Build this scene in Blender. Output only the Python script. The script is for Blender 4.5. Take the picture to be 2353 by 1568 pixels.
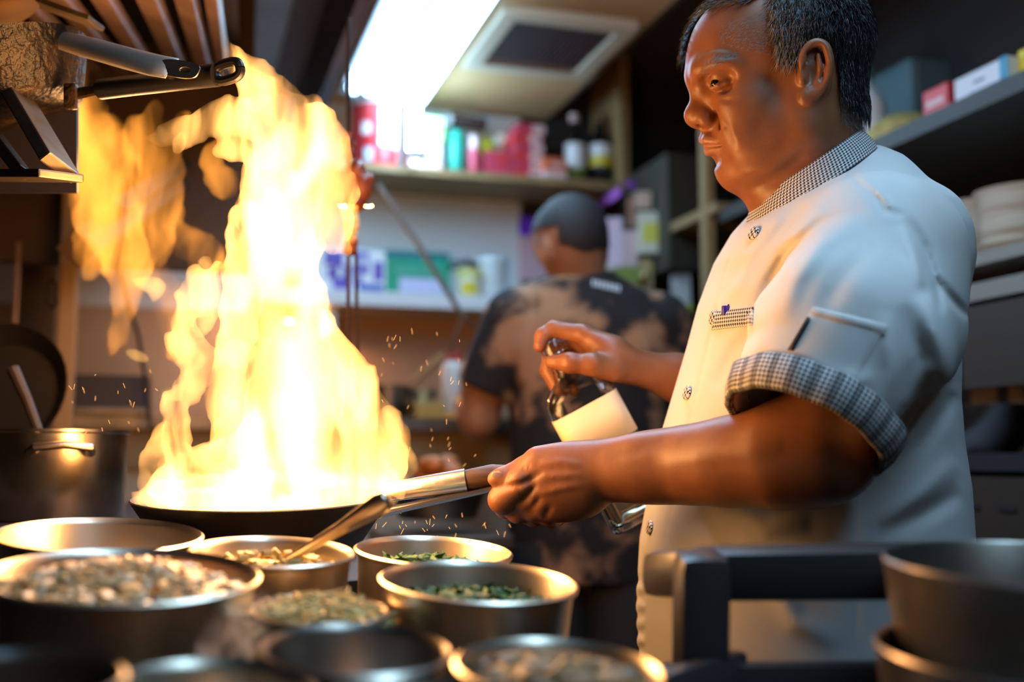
import bpy, bmesh, math, random
import numpy as np
from mathutils import Vector, Matrix
from mathutils.bvhtree import BVHTree

for o in list(bpy.data.objects):
    bpy.data.objects.remove(o)
SC = bpy.context.scene
COL = SC.collection

# ------------------------------------------------------------------ camera
# world: Z up, the room's depth runs along +Y, the shelf wall is on +X
FPX = 2500.0                                   # focal length in pixels of the 2353 x 1568 frame
PITCH = math.atan(271 / 2500.0)
YAW = math.radians(16.95)
CAM = Vector((0.0, 0.0, 1.18))
FWD = Vector((math.sin(YAW) * math.cos(PITCH), math.cos(YAW) * math.cos(PITCH), math.sin(PITCH)))
RGT = Vector((math.cos(YAW), -math.sin(YAW), 0.0))
UPV = RGT.cross(FWD)
cam_d = bpy.data.cameras.new('camera')
cam = bpy.data.objects.new('camera', cam_d)
COL.objects.link(cam)
M3 = Matrix((RGT, UPV, -FWD)).transposed()
cam.matrix_world = Matrix.Translation(CAM) @ M3.to_4x4()
cam_d.sensor_width = 36.0
cam_d.lens = 36.0 * FPX / 2353.0
cam_d.clip_start = 0.05
cam_d.dof.use_dof = True
cam_d.dof.focus_distance = 1.10
cam_d.dof.aperture_fstop = 2.3
SC.camera = cam

# ------------------------------------------------------------------ world, exposure
world = bpy.data.worlds.new('kitchen_world')
SC.world = world
world.use_nodes = True
bg = world.node_tree.nodes['Background']
bg.inputs[0].default_value = (0.30, 0.22, 0.16, 1)
bg.inputs[1].default_value = 0.012
SC.view_settings.view_transform = 'Standard'
SC.view_settings.look = 'None'
SC.view_settings.gamma = 1.0
SC.view_settings.exposure = 0.0
SC.view_settings.use_curve_mapping = False
SC.cycles.volume_step_rate = 1.0
SC.cycles.max_bounces = 8
SC.cycles.diffuse_bounces = 3
SC.cycles.glossy_bounces = 3
SC.cycles.transmission_bounces = 8
SC.cycles.volume_bounces = 0
SC.cycles.adaptive_threshold = 0.035
SC.cycles.caustics_reflective = False
SC.cycles.transparent_max_bounces = 12
SC.cycles.sample_clamp_indirect = 3.0

# ------------------------------------------------------------------ the fire's light (the flames burn here)
FIRE_COL = (1.0, 0.50, 0.18)
TUBE_COL = (0.40, 0.70, 1.0)


def D(px, py):
    return RGT * ((px - 1176.5) / FPX) - UPV * ((py - 784.0) / FPX) + FWD


def P(px, py, d):
    """measured image point + its estimated distance -> world position"""
    return CAM + D(px, py) * d


def onX(px, py, X):
    v = D(px, py)
    return CAM + v * (X / v.x)


def onY(px, py, Y):
    v = D(px, py)
    return CAM + v * (Y / v.y)


def onZ(px, py, Z):
    v = D(px, py)
    return CAM + v * ((Z - CAM.z) / v.z)


def fire_light(name, loc, power, radius):
    l = bpy.data.lights.new(name, 'POINT')
    l.energy = power
    l.color = FIRE_COL
    l.shadow_soft_size = radius
    o = bpy.data.objects.new(name, l)
    o.location = loc
    COL.objects.link(o)
    return o


fire_light('fire_light_low', P(690, 1040, 1.03), 5.6, 0.09)
fire_light('fire_light_mid', P(690, 780, 1.04), 4.2, 0.08)
fire_light('fire_light_high', P(660, 420, 1.08), 3.6, 0.08)
fire_light('fire_light_wisp', P(290, 450, 1.40), 3.5, 0.06)

# ------------------------------------------------------------------ object helpers


def tag(o, label=None, cat=None, group=None, kind=None):
    if label:
        o['label'] = label
    if cat:
        o['category'] = cat
    if group:
        o['group'] = group
    if kind:
        o['kind'] = kind
    return o


def empty(name, loc=(0, 0, 0), rot=None, label=None, cat=None, group=None):
    o = bpy.data.objects.new(name, None)
    o.empty_display_size = 0.05
    COL.objects.link(o)
    m = Matrix.Translation(Vector(loc))
    if rot is not None:
        m = m @ (rot.to_4x4() if isinstance(rot, Matrix) else Matrix.Rotation(rot, 4, 'Z'))
    o.matrix_world = m
    return tag(o, label, cat, group)


def adopt(o, parent):
    """parent keeping the world position"""
    if parent is not None:
        o.parent = parent
        o.matrix_parent_inverse = (wm(parent)).inverted()
    return o


def wm(o):
    m = o.matrix_basis.copy()
    if o.parent is not None:
        m = wm(o.parent) @ o.matrix_parent_inverse @ m
    return m


class MB:
    """collects polygons of ONE part"""

    def __init__(s):
        s.v = []
        s.f = []

    def add(s, verts, faces):
        n = len(s.v)
        s.v += [tuple(v) for v in verts]
        s.f += [tuple(i + n for i in f) for f in faces]
        return s

    def box(s, c, size, m=None, bev=0.0):
        c = Vector(c)
        hx, hy, hz = size[0] / 2, size[1] / 2, size[2] / 2
        b = bmesh.new()
        bmesh.ops.create_cube(b, size=1.0)
        for v in b.verts:
            v.co = Vector((v.co.x * size[0], v.co.y * size[1], v.co.z * size[2]))
        if bev > 0:
            bmesh.ops.bevel(b, geom=list(b.edges), offset=bev, segments=2, affect='EDGES', profile=0.6)
        b.verts.ensure_lookup_table()
        for i, v in enumerate(b.verts):
            v.index = i
        M = m if m is not None else Matrix.Identity(3)
        s.add([M @ v.co + c for v in b.verts], [[v.index for v in f.verts] for f in b.faces])
        b.free()
        return s

    def lathe(s, prof, c=(0, 0, 0), m=None, n=40, sweep=2 * math.pi, squash=1.0):
        """prof: (r, z) list; axis local z"""
        c = Vector(c)
        M = m if m is not None else Matrix.Identity(3)
        vs, fs = [], []
        full = abs(sweep - 2 * math.pi) < 1e-6
        k = n if full else n + 1
        for (r, z) in prof:
            for i in range(k):
                a = sweep * i / n
                vs.append(M @ Vector((r * math.cos(a), r * math.sin(a) * squash, z)) + c)
        for j in range(len(prof) - 1):
            for i in range(n):
                i2 = (i + 1) % k
                fs.append((j * k + i, j * k + i2, (j + 1) * k + i2, (j + 1) * k + i))
        s.add(vs, fs)
        return s

    def tube(s, pts, rad, n=10, cap=True, flat=1.0, up=None):
        pts = [Vector(p) for p in pts]
        if not hasattr(rad, '__len__'):
            rad = [rad] * len(pts)
        vs, fs = [], []
        ref = up
        for i, p in enumerate(pts):
            t = (pts[min(i + 1, len(pts) - 1)] - pts[max(i - 1, 0)]).normalized()
            if ref is None:
                ref = Vector((0, 0, 1)) if abs(t.z) < 0.9 else Vector((1, 0, 0))
            a = (ref - t * ref.dot(t)).normalized()
            b = t.cross(a)
            ref = a
            for k in range(n):
                an = 2 * math.pi * k / n
                vs.append(p + a * (math.cos(an) * rad[i] * flat) + b * (math.sin(an) * rad[i]))
        for i in range(len(pts) - 1):
            for k in range(n):
                k2 = (k + 1) % n
                fs.append((i * n + k, i * n + k2, (i + 1) * n + k2, (i + 1) * n + k))
        if cap:
            fs.append(tuple(range(n))[::-1])
            fs.append(tuple((len(pts) - 1) * n + k for k in range(n)))
        s.add(vs, fs)
        return s

    def prism(s, outline, z0, z1, m=None, c=(0, 0, 0)):
        """2-D outline (x, y) extruded z0..z1"""
        M = m if m is not None else Matrix.Identity(3)
        c = Vector(c)
        n = len(outline)
        vs = [M @ Vector((x, y, z0)) + c for x, y in outline] + [M @ Vector((x, y, z1)) + c for x, y in outline]
        fs = [tuple(range(n))[::-1], tuple(range(n, 2 * n))]
        fs += [(i, (i + 1) % n, n + (i + 1) % n, n + i) for i in range(n)]
        s.add(vs, fs)
        return s

    def build(s, name, mat, parent=None, smooth=True, angle=35, world=True):
        me = bpy.data.meshes.new(name)
        me.from_pydata(s.v, [], s.f)
        b = bmesh.new()
        b.from_mesh(me)
        bmesh.ops.recalc_face_normals(b, faces=list(b.faces))
        b.to_mesh(me)
        b.free()
        if mat is not None:
            me.materials.append(mat)
        if smooth:
            me.shade_smooth()
            try:
                me.set_sharp_from_angle(angle=math.radians(angle))
            except Exception:
                pass
        o = bpy.data.objects.new(name, me)
        COL.objects.link(o)
        if parent is not None:
            if world:
                adopt(o, parent)
            else:
                o.parent = parent
        return o


def thing_mesh(mb, name, mat, label, cat, group=None, kind=None, smooth=True, angle=35):
    """a one-mesh top-level thing; its origin is moved to its base centre"""
    o = mb.build(name, mat, None, smooth, angle)
    recentre(o)
    return tag(o, label, cat, group, kind)


def recentre(o):
    me = o.data
    n = len(me.vertices)
    a = np.empty(n * 3, np.float32)
    me.vertices.foreach_get('co', a)
    a = a.reshape(-1, 3)
    c = (a.min(0) + a.max(0)) / 2
    c[2] = a[:, 2].min()
    a -= c
    me.vertices.foreach_set('co', a.ravel())
    me.update()
    o.matrix_basis = Matrix.Translation(Vector(c.tolist()))


def copy_tree(o, parent=None):
    c = o.copy()
    COL.objects.link(c)
    c.parent = parent
    for ch in list(o.children):
        copy_tree(ch, c)
    return c

# ------------------------------------------------------------------ materials


MATS = {}


def nt(m):
    return m.node_tree.nodes, m.node_tree.links


def mat(name, col, rough=0.5, metal=0.0, noise=0.0, nscale=20.0, bump=0.0, bscale=80.0, col2=None, spec=0.5,
        emit=None, estr=0.0, sheen=0.0, stretch=None, nsharp=None):
    if name in MATS:
        return MATS[name]
    m = bpy.data.materials.new(name)
    m.use_nodes = True
    N, L = nt(m)
    b = N['Principled BSDF']
    b.inputs['Base Color'].default_value = (*col, 1)
    b.inputs['Roughness'].default_value = rough
    b.inputs['Metallic'].default_value = metal
    b.inputs['Specular IOR Level'].default_value = spec
    if sheen:
        b.inputs['Sheen Weight'].default_value = sheen
    if emit:
        b.inputs['Emission Color'].default_value = (*emit, 1)
        b.inputs['Emission Strength'].default_value = estr
    tc = None
    if noise or bump or col2:
        tc = N.new('ShaderNodeTexCoord')
        mp = N.new('ShaderNodeMapping')
        if stretch:
            mp.inputs['Scale'].default_value = stretch
        L.new(tc.outputs['Object'], mp.inputs['Vector'])
    if noise or col2:
        t = N.new('ShaderNodeTexNoise')
        t.inputs['Scale'].default_value = nscale
        t.inputs['Detail'].default_value = 5
        L.new(mp.outputs[0], t.inputs['Vector'])
        r = N.new('ShaderNodeValToRGB')
        a, c = nsharp if nsharp else (0.3, 0.7)
        r.color_ramp.elements[0].position = a
        r.color_ramp.elements[1].position = c
        if col2 is None:
            col2 = tuple(x * (1 - noise) for x in col)
        r.color_ramp.elements[0].color = (*col, 1)
        r.color_ramp.elements[1].color = (*col2, 1)
        L.new(t.outputs['Fac'], r.inputs[0])
        L.new(r.outputs[0], b.inputs['Base Color'])
    if bump:
        t2 = N.new('ShaderNodeTexNoise')
        t2.inputs['Scale'].default_value = bscale
        t2.inputs['Detail'].default_value = 3
        L.new(mp.outputs[0], t2.inputs['Vector'])
        bp = N.new('ShaderNodeBump')
        bp.inputs['Strength'].default_value = bump
        bp.inputs['Distance'].default_value = 0.004
        L.new(t2.outputs['Fac'], bp.inputs['Height'])
        L.new(bp.outputs[0], b.inputs['Normal'])
    MATS[name] = m
    return m


def glow_mat(name, col, strength):
    m = bpy.data.materials.new(name)
    m.use_nodes = True
    N, L = nt(m)
    N.remove(N['Principled BSDF'])
    e = N.new('ShaderNodeEmission')
    e.inputs[0].default_value = (*col, 1)
    e.inputs[1].default_value = strength
    L.new(e.outputs[0], N['Material Output'].inputs['Surface'])
    MATS[name] = m
    return m


def glass_mat(name, col, rough=0.02, ior=1.45):
    m = mat(name, col, rough)
    b = m.node_tree.nodes['Principled BSDF']
    b.inputs['Transmission Weight'].default_value = 1.0
    b.inputs['IOR'].default_value = ior
    return m


def math_node(N, L, op, a, b=None):
    n = N.new('ShaderNodeMath')
    n.operation = op
    for i, x in enumerate((a, b)):
        if x is None:
            continue
        if isinstance(x, (int, float)):
            n.inputs[i].default_value = x
        else:
            L.new(x, n.inputs[i])
    return n.outputs[0]


def houndstooth_mat(name, light, dark, repeat=0.0036, stripe=0.0):
    """woven houndstooth check read from the mesh attribute 'weave' (metres along / across the band)"""
    m = mat(name, light, 0.85)
    N, L = nt(m)
    at = N.new('ShaderNodeAttribute')
    at.attribute_name = 'weave'
    sep = N.new('ShaderNodeSeparateXYZ')
    L.new(at.outputs['Vector'], sep.inputs[0])
    k = 8.0 / repeat
    x = math_node(N, L, 'MULTIPLY', sep.outputs[0], k)
    y = math_node(N, L, 'MULTIPLY', sep.outputs[1], k)
    wx = math_node(N, L, 'LESS_THAN', math_node(N, L, 'FLOORED_MODULO', x, 8.0), 4.0)
    wy = math_node(N, L, 'LESS_THAN', math_node(N, L, 'FLOORED_MODULO', y, 8.0), 4.0)
    tw = math_node(N, L, 'LESS_THAN', math_node(N, L, 'FLOORED_MODULO', math_node(N, L, 'ADD', x, y), 4.0), 2.0)
    mx = N.new('ShaderNodeMix')
    L.new(tw, mx.inputs[0])
    L.new(wx, mx.inputs[2])
    L.new(wy, mx.inputs[3])
    fac = mx.outputs[0]
    if stripe:
        s = math_node(N, L, 'LESS_THAN', math_node(N, L, 'FLOORED_MODULO', sep.outputs[0], stripe), stripe * 0.38)
        fac = math_node(N, L, 'MAXIMUM', fac, math_node(N, L, 'MULTIPLY', s, 0.55))
    c = N.new('ShaderNodeMix')
    c.data_type = 'RGBA'
    L.new(fac, c.inputs[0])
    c.inputs[6].default_value = (*light, 1)
    c.inputs[7].default_value = (*dark, 1)
    L.new(c.outputs[2], N['Principled BSDF'].inputs['Base Color'])
    return m

# ------------------------------------------------------------------ implicit surfaces (smoothly blended solids -> one mesh)


def seg_axis(*segs):
    out = []
    for a, b, s in segs:
        n = max(1, int(round((b - a) / s)))
        out += [a + (b - a) * i / n for i in range(n)]
    out.append(segs[-1][1])
    return np.array(out, np.float32)


class Field:
    def __init__(s, ax, ay, az):
        s.ax = (ax, ay, az)
        s.F = np.full((len(ax), len(ay), len(az)), 0.06, np.float32)

    def sl(s, lo, hi):
        out = []
        for k in range(3):
            i0 = max(0, int(np.searchsorted(s.ax[k], lo[k])) - 1)
            i1 = min(len(s.ax[k]), int(np.searchsorted(s.ax[k], hi[k])) + 1)
            out.append(slice(i0, max(i0, i1)))
        return tuple(out)

    def grid(s, sl):
        return (s.ax[0][sl[0]][:, None, None], s.ax[1][sl[1]][None, :, None], s.ax[2][sl[2]][None, None, :])

    def op(s, fn, lo, hi, k=0.01, mode='add', pad=0.02):
        lo = np.asarray(lo) - pad - k
        hi = np.asarray(hi) + pad + k
        sl = s.sl(lo, hi)
        A = s.F[sl]
        if A.size == 0:
            return s
        X, Y, Z = s.grid(sl)
        B = np.broadcast_to(fn(X, Y, Z), A.shape).astype(np.float32)
        if mode == 'add':
            if k > 0:
                h = np.maximum(k - np.abs(A - B), 0) / k
                s.F[sl] = np.minimum(A, B) - h * h * k * 0.25
            else:
                s.F[sl] = np.minimum(A, B)
        elif mode == 'sub':
            B = -B
            if k > 0:
                h = np.maximum(k - np.abs(A - B), 0) / k
                s.F[sl] = np.maximum(A, B) + h * h * k * 0.25
            else:
                s.F[sl] = np.maximum(A, B)
        elif mode == 'off':
            s.F[sl] = A - B
        return s

    def cone(s, a, b, ra, rb, k=0.01, mode='add', pad=0.02):
        a = np.array(a, np.float32)
        b = np.array(b, np.float32)
        ba = b - a
        bb = float(ba @ ba) + 1e-12
        R = max(ra, rb)

        def fn(X, Y, Z):
            t = np.clip(((X - a[0]) * ba[0] + (Y - a[1]) * ba[1] + (Z - a[2]) * ba[2]) / bb, 0, 1)
            return np.sqrt((X - a[0] - t * ba[0]) ** 2 + (Y - a[1] - t * ba[1]) ** 2 + (Z - a[2] - t * ba[2]) ** 2) - (ra + (rb - ra) * t)
        return s.op(fn, np.minimum(a, b) - R, np.maximum(a, b) + R, k, mode, pad)

    def chain(s, pts, rads, k=0.008, mode='add', pad=0.015):
        for i in range(len(pts) - 1):
            s.cone(pts[i], pts[i + 1], rads[i], rads[i + 1], k, mode, pad)
        return s

    def ell(s, c, r, rot=None, k=0.01, mode='add', pad=0.02):
        c = np.array(c, np.float32)
        r = np.array(r, np.float32)
        Rm = np.array(rot if rot is not None else np.eye(3), np.float32)   # rows = local axes

        def fn(X, Y, Z):
            q = [Rm[i][0] * (X - c[0]) + Rm[i][1] * (Y - c[1]) + Rm[i][2] * (Z - c[2]) for i in range(3)]
            k0 = np.sqrt((q[0] / r[0]) ** 2 + (q[1] / r[1]) ** 2 + (q[2] / r[2]) ** 2)
            k1 = np.sqrt((q[0] / r[0] ** 2) ** 2 + (q[1] / r[1] ** 2) ** 2 + (q[2] / r[2] ** 2) ** 2) + 1e-6
            return k0 * (k0 - 1) / k1
        e = np.full(3, float(r.max()))
        return s.op(fn, c - e, c + e, k, mode, pad)

    def mesh(s):
        """naive surface nets on the rectilinear grid"""
        F = s.F
        S = F < 0
        nx, ny, nz = F.shape
        cnt = np.zeros((nx - 1, ny - 1, nz - 1), np.uint8)
        for dx in (0, 1):
            for dy in (0, 1):
                for dz in (0, 1):
                    cnt += S[dx:nx - 1 + dx, dy:ny - 1 + dy, dz:nz - 1 + dz]
        act = np.argwhere((cnt > 0) & (cnt < 8))
        idx = np.full(cnt.shape, -1, np.int32)
        idx[act[:, 0], act[:, 1], act[:, 2]] = np.arange(len(act))
        acc = np.zeros((len(act), 3), np.float64)
        num = np.zeros(len(act))
        cor = [(i, j, k) for i in (0, 1) for j in (0, 1) for k in (0, 1)]
        vals = {c: F[act[:, 0] + c[0], act[:, 1] + c[1], act[:, 2] + c[2]].astype(np.float64) for c in cor}
        for c in cor:
            for ax in range(3):
                if c[ax] == 0:
                    e = list(c)
                    e[ax] = 1
                    e = tuple(e)
                    a, b = vals[c], vals[e]
                    m = (a < 0) != (b < 0)
                    t = np.where(m, a / np.where(m, a - b, 1), 0)
                    p = np.array(c, np.float64)[None, :].repeat(len(act), 0)
                    p[:, ax] += t
                    acc[m] += p[m]
                    num[m] += 1
        q = acc / num[:, None] + act
        V = np.stack([np.interp(q[:, k], np.arange(len(s.ax[k])), s.ax[k]) for k in range(3)], 1)
        quads = []
        for ax in range(3):
            lo = [slice(None)] * 3
            hi = [slice(None)] * 3
            lo[ax] = slice(0, F.shape[ax] - 1)
            hi[ax] = slice(1, F.shape[ax])
            a, b = S[tuple(lo)], S[tuple(hi)]
            ch = np.argwhere(a != b)
            o1, o2 = [k for k in range(3) if k != ax]
            ok = (ch[:, o1] > 0) & (ch[:, o2] > 0) & (ch[:, o1] < F.shape[o1] - 1) & (ch[:, o2] < F.shape[o2] - 1)
            ch = ch[ok]
            if not len(ch):
                continue
            fl = a[ch[:, 0], ch[:, 1], ch[:, 2]]

            def cell(d1, d2):
                c = ch.copy()
                c[:, o1] += d1
                c[:, o2] += d2
                return idx[c[:, 0], c[:, 1], c[:, 2]]
            qd = np.stack([cell(-1, -1), cell(0, -1), cell(0, 0), cell(-1, 0)], 1)
            flip = fl if ax != 1 else ~fl
            qd[~flip] = qd[~flip][:, ::-1]
            quads.append(qd)
        return V, np.concatenate(quads)


def np_mesh(name, V, Q, material, smooth=True):
    me = bpy.data.meshes.new(name)
    me.vertices.add(len(V))
    me.vertices.foreach_set('co', np.ascontiguousarray(V, np.float32).ravel())
    k = Q.shape[1]
    me.loops.add(len(Q) * k)
    me.loops.foreach_set('vertex_index', np.ascontiguousarray(Q, np.int32).ravel())
    me.polygons.add(len(Q))
    me.polygons.foreach_set('loop_start', np.arange(0, len(Q) * k, k, dtype=np.int32))
    me.update(calc_edges=True)
    me.validate()
    if smooth:
        me.polygons.foreach_set('use_smooth', np.ones(len(me.polygons), bool))
    if material is not None:
        me.materials.append(material)
    return me


CM = np.array([[RGT[i], UPV[i], -FWD[i]] for i in range(3)])   # columns: right, up, towards the lens
CO = np.array(CAM)


def k2w(V):
    """measuring frame (right, up, towards viewer) -> world"""
    return np.asarray(V) @ CM.T + CO


def K(px, py, d):
    return np.array([(px - 1176.5) * d / FPX, -(py - 784.0) * d / FPX, -d])


def laplace(V, Q, n=2, lam=0.5):
    for _ in range(n):
        A = np.zeros_like(V)
        c = np.zeros(len(V))
        for i in range(Q.shape[1]):
            a, b = Q[:, i], Q[:, (i + 1) % Q.shape[1]]
            for j in range(3):
                A[:, j] += np.bincount(a, V[b, j], len(V)) + np.bincount(b, V[a, j], len(V))
            c += np.bincount(a, minlength=len(V)) + np.bincount(b, minlength=len(V))
        V = V + lam * (A / np.maximum(c, 1)[:, None] - V)
    return V


def field_obj(fld, name, material, parent=None, smooth_n=1, world=True, attr=None):
    V, Q = fld.mesh()
    if smooth_n:
        V = laplace(V, Q, smooth_n)
    me = np_mesh(name, k2w(V) if world else V, Q, material)
    if attr is not None:
        at = me.attributes.new('weave', 'FLOAT_VECTOR', 'POINT')
        at.data.foreach_set('vector', np.ascontiguousarray(attr(V), np.float32).ravel())
    o = bpy.data.objects.new(name, me)
    COL.objects.link(o)
    if parent is not None:
        adopt(o, parent)
    return o
# ================================================================== the room
H0 = CAM.z
CEIL = H0 + 1.09
YB = 3.25
CREAM = mat('cream_ceiling_board', (0.62, 0.40, 0.19), 0.75, noise=1, col2=(0.40, 0.22, 0.09), nscale=2.2, nsharp=(0.45, 0.8))
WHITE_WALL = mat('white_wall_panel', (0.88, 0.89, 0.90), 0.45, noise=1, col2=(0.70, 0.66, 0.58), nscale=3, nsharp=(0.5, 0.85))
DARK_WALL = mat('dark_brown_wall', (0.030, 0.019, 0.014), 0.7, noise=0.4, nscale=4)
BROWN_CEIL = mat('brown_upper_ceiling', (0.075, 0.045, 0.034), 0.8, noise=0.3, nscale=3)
FLOOR = mat('dark_red_tile', (0.07, 0.035, 0.025), 0.5, noise=0.4, nscale=6)
WOOD = mat('shelf_wood', (0.42, 0.25, 0.10), 0.55, noise=0.45, nscale=14, stretch=(1, 8, 8))
STEEL = mat('brushed_steel', (0.62, 0.60, 0.57), 0.30, 1.0, bump=0.05, bscale=60)
STEEL_DK = mat('greasy_steel', (0.26, 0.22, 0.19), 0.42, 1.0, noise=0.5, nscale=12)
STEEL_BLUE = mat('hood_steel_panel', (0.42, 0.44, 0.47), 0.45, 0.7, noise=0.3, nscale=5)
DARK_STEEL = mat('dark_painted_steel', (0.035, 0.030, 0.040), 0.45, 0.2)
LAMINATE = mat('white_laminate', (0.80, 0.80, 0.80), 0.4)


def structure(mb, name, m, smooth=False):
    o = mb.build(name, m, None, smooth)
    o['kind'] = 'structure'
    return o


def span(x0, x1, y0, y1, z0, z1):
    return MB().box(((x0 + x1) / 2, (y0 + y1) / 2, (z0 + z1) / 2), (abs(x1 - x0), abs(y1 - y0), abs(z1 - z0)))


structure(span(-2.2, 2.0, -1.6, YB + 0.1, -0.06, 0.0), 'floor', FLOOR)
structure(span(0.304, 1.10, -1.6, YB, CEIL, CEIL + 0.05), 'ceiling', CREAM)
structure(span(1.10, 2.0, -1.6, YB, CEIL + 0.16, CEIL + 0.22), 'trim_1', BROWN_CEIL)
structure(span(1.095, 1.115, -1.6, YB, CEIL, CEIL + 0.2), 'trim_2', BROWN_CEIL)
structure(span(-2.2, 0.304, -1.6, YB, CEIL + 0.05, CEIL + 0.10), 'trim_3', DARK_STEEL)
structure(span(-2.2, 1.02, YB, YB + 0.08, 0.0, CEIL), 'wall_back', WHITE_WALL)
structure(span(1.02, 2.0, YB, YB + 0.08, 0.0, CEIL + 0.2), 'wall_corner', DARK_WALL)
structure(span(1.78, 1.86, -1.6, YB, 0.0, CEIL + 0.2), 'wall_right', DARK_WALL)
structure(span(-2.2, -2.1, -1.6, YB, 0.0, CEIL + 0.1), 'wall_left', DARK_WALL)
structure(span(-2.2, 2.0, -1.7, -1.6, 0.0, CEIL + 0.2), 'wall_front', mat('tan_tiled_wall', (0.36, 0.24, 0.14), 0.6, noise=0.2, nscale=4))

# ------------------------------------------------------------------ fluorescent fixture
TUBE = glow_mat('fluorescent_glow', TUBE_COL, 16.0)
GREY_PAINT = mat('grey_painted_metal', (0.40, 0.42, 0.44), 0.5)
fx = empty('fluorescent_fixture', (0.545, 1.2, CEIL - 0.06), label='twin fluorescent ceiling light running towards the back wall', cat='ceiling light')
MB().box((0.545, 1.15, CEIL - 0.017), (0.26, 3.9, 0.024), None, 0.004).build('housing', GREY_PAINT, fx, False)
MB().box((0.518, 1.15, CEIL - 0.040), (0.014, 3.9, 0.040), None, 0.003).build('spine', GREY_PAINT, fx, False)
for x in (0.442, 0.487):
    MB().tube([(x, -0.75, CEIL - 0.040), (x, 3.00, CEIL - 0.040)], 0.017, 14).build('tube', TUBE, fx)
    MB().tube([(x, 3.00, CEIL - 0.040), (x, 3.03, CEIL - 0.040)], 0.018, 14).build('end_cap', GREY_PAINT, fx)
MB().box((0.598, 1.15, CEIL - 0.040), (0.118, 3.8, 0.034), None, 0.010).build('diffuser', TUBE, fx)
vt = empty('tube_light', (0.610, 2.955, H0 + 0.855), label='short upright fluorescent tube in front of the wooden shelf', cat='tube light')
MB().tube([(0.610, 2.955, H0 + 0.868), (0.610, 2.955, CEIL - 0.062)], 0.017, 16).build('tube', glow_mat('upright_tube_glow', TUBE_COL, 110.0), vt)
MB().tube([(0.610, 2.955, H0 + 0.853), (0.610, 2.955, H0 + 0.868)], 0.018, 16).build('end_cap', GREY_PAINT, vt)

# ------------------------------------------------------------------ ceiling vent
VENT_FR = mat('cream_vent_frame', (0.66, 0.57, 0.42), 0.6)
VENT_DK = mat('dark_vent', (0.030, 0.012, 0.012), 0.8)
VENT_SL = mat('vent_slat', (0.085, 0.035, 0.032), 0.7)
vx0, vx1, vy0, vy1 = 0.757, 1.022, 2.455, 2.760
ve = empty('ceiling_vent', ((vx0 + vx1) / 2, (vy0 + vy1) / 2, CEIL - 0.03), label='square ceiling vent with dark brown slats in a cream frame', cat='vent')
fr = MB()
w_ = 0.045
for (a0, a1, b0, b1) in ((vx0 - w_, vx1 + w_, vy0 - w_, vy0), (vx0 - w_, vx1 + w_, vy1, vy1 + w_), (vx0 - w_, vx0, vy0, vy1), (vx1, vx1 + w_, vy0, vy1)):
    fr.box(((a0 + a1) / 2, (b0 + b1) / 2, CEIL - 0.012), (a1 - a0, b1 - b0, 0.024), None, 0.003)
fr.build('frame', VENT_FR, ve, False)
span(vx0, vx1, vy0, vy1, CEIL - 0.003, CEIL - 0.001).build('backing', VENT_DK, ve, False)
for i in range(20):
    x = vx0 + (i + 0.5) * (vx1 - vx0) / 20
    MB().box((x, (vy0 + vy1) / 2, CEIL - 0.012), (0.0025, vy1 - vy0, 0.016), Matrix.Rotation(0.5, 3, 'Y')).build('slat', VENT_SL, ve, False)

# ------------------------------------------------------------------ shelves on the back wall
ZS = H0 + 0.835
ws = empty('wall_shelf', (0.84, 3.12, ZS), label='wooden shelf board under the ceiling, crowded with boxes and bottles', cat='shelf')
span(0.36, 1.29, 3.0, YB, ZS - 0.022, ZS).build('board', WOOD, ws, False)
span(1.262, 1.29, 3.0, YB, ZS, ZS + 0.42).build('side_panel', WOOD, ws, False)
ZW = H0 + 0.468
wl = empty('white_shelf', (0.6, 3.12, ZW), label='white laminate shelf on the back wall carrying a purple and a green carton', cat='shelf')
span(onY(590, 680, 3.0).x, 1.0, 3.0, YB, ZW - 0.040, ZW).build('board', LAMINATE, wl, False)
for x in (0.40, 0.93):
    span(x - 0.012, x + 0.012, 3.04, YB, ZW - 0.12, ZW - 0.040).build('bracket', LAMINATE, wl, False)

# ------------------------------------------------------------------ right hand storage shelving
XS = 1.30
rs = empty('storage_shelving', (XS + 0.2, 1.6, 0), label='dark steel and wood shelving along the right wall behind the chef', cat='shelving')
SHELF_EDGE = mat('taupe_shelf_edge', (0.032, 0.024, 0.018), 0.5, noise=0.2, nscale=8)
span(XS, 1.78, 0.5, 2.45, H0 + 0.600, H0 + 0.632).build('shelf', SHELF_EDGE, rs, False)
span(XS, 1.78, 0.5, 2.25, H0 + 0.330, H0 + 0.352).build('shelf', mat('pale_shelf', (0.24, 0.22, 0.19), 0.5), rs, False)
span(XS, XS + 0.03, 0.5, 2.25, H0 + 0.270, H0 + 0.300).build('rail', MATS['pale_shelf'], rs, False)
span(XS - 0.01, 1.78, 2.45, 3.2, H0 + 0.628, H0 + 0.652).build('shelf', WOOD, rs, False)
span(XS - 0.012, XS + 0.012, 2.50, 2.535, 0.0, H0 + 0.98).build('upright', WOOD, rs, False)
span(XS + 0.44, XS + 0.47, 1.58, 1.62, 0.0, H0 + 0.98).build('upright', DARK_STEEL, rs, False)
span(XS, XS + 0.03, 0.50, 0.53, 0.0, H0 + 0.98).build('upright', DARK_STEEL, rs, False)
span(XS, 1.78, 0.5, 2.25, H0 - 0.020, H0 + 0.010).build('shelf', DARK_STEEL, rs, False)
span(XS, 1.78, 0.5, 2.25, H0 - 0.320, H0 - 0.290).build('shelf', DARK_STEEL, rs, False)
DRAWER = mat('dark_drawer_front', (0.045, 0.030, 0.022), 0.5)
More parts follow.
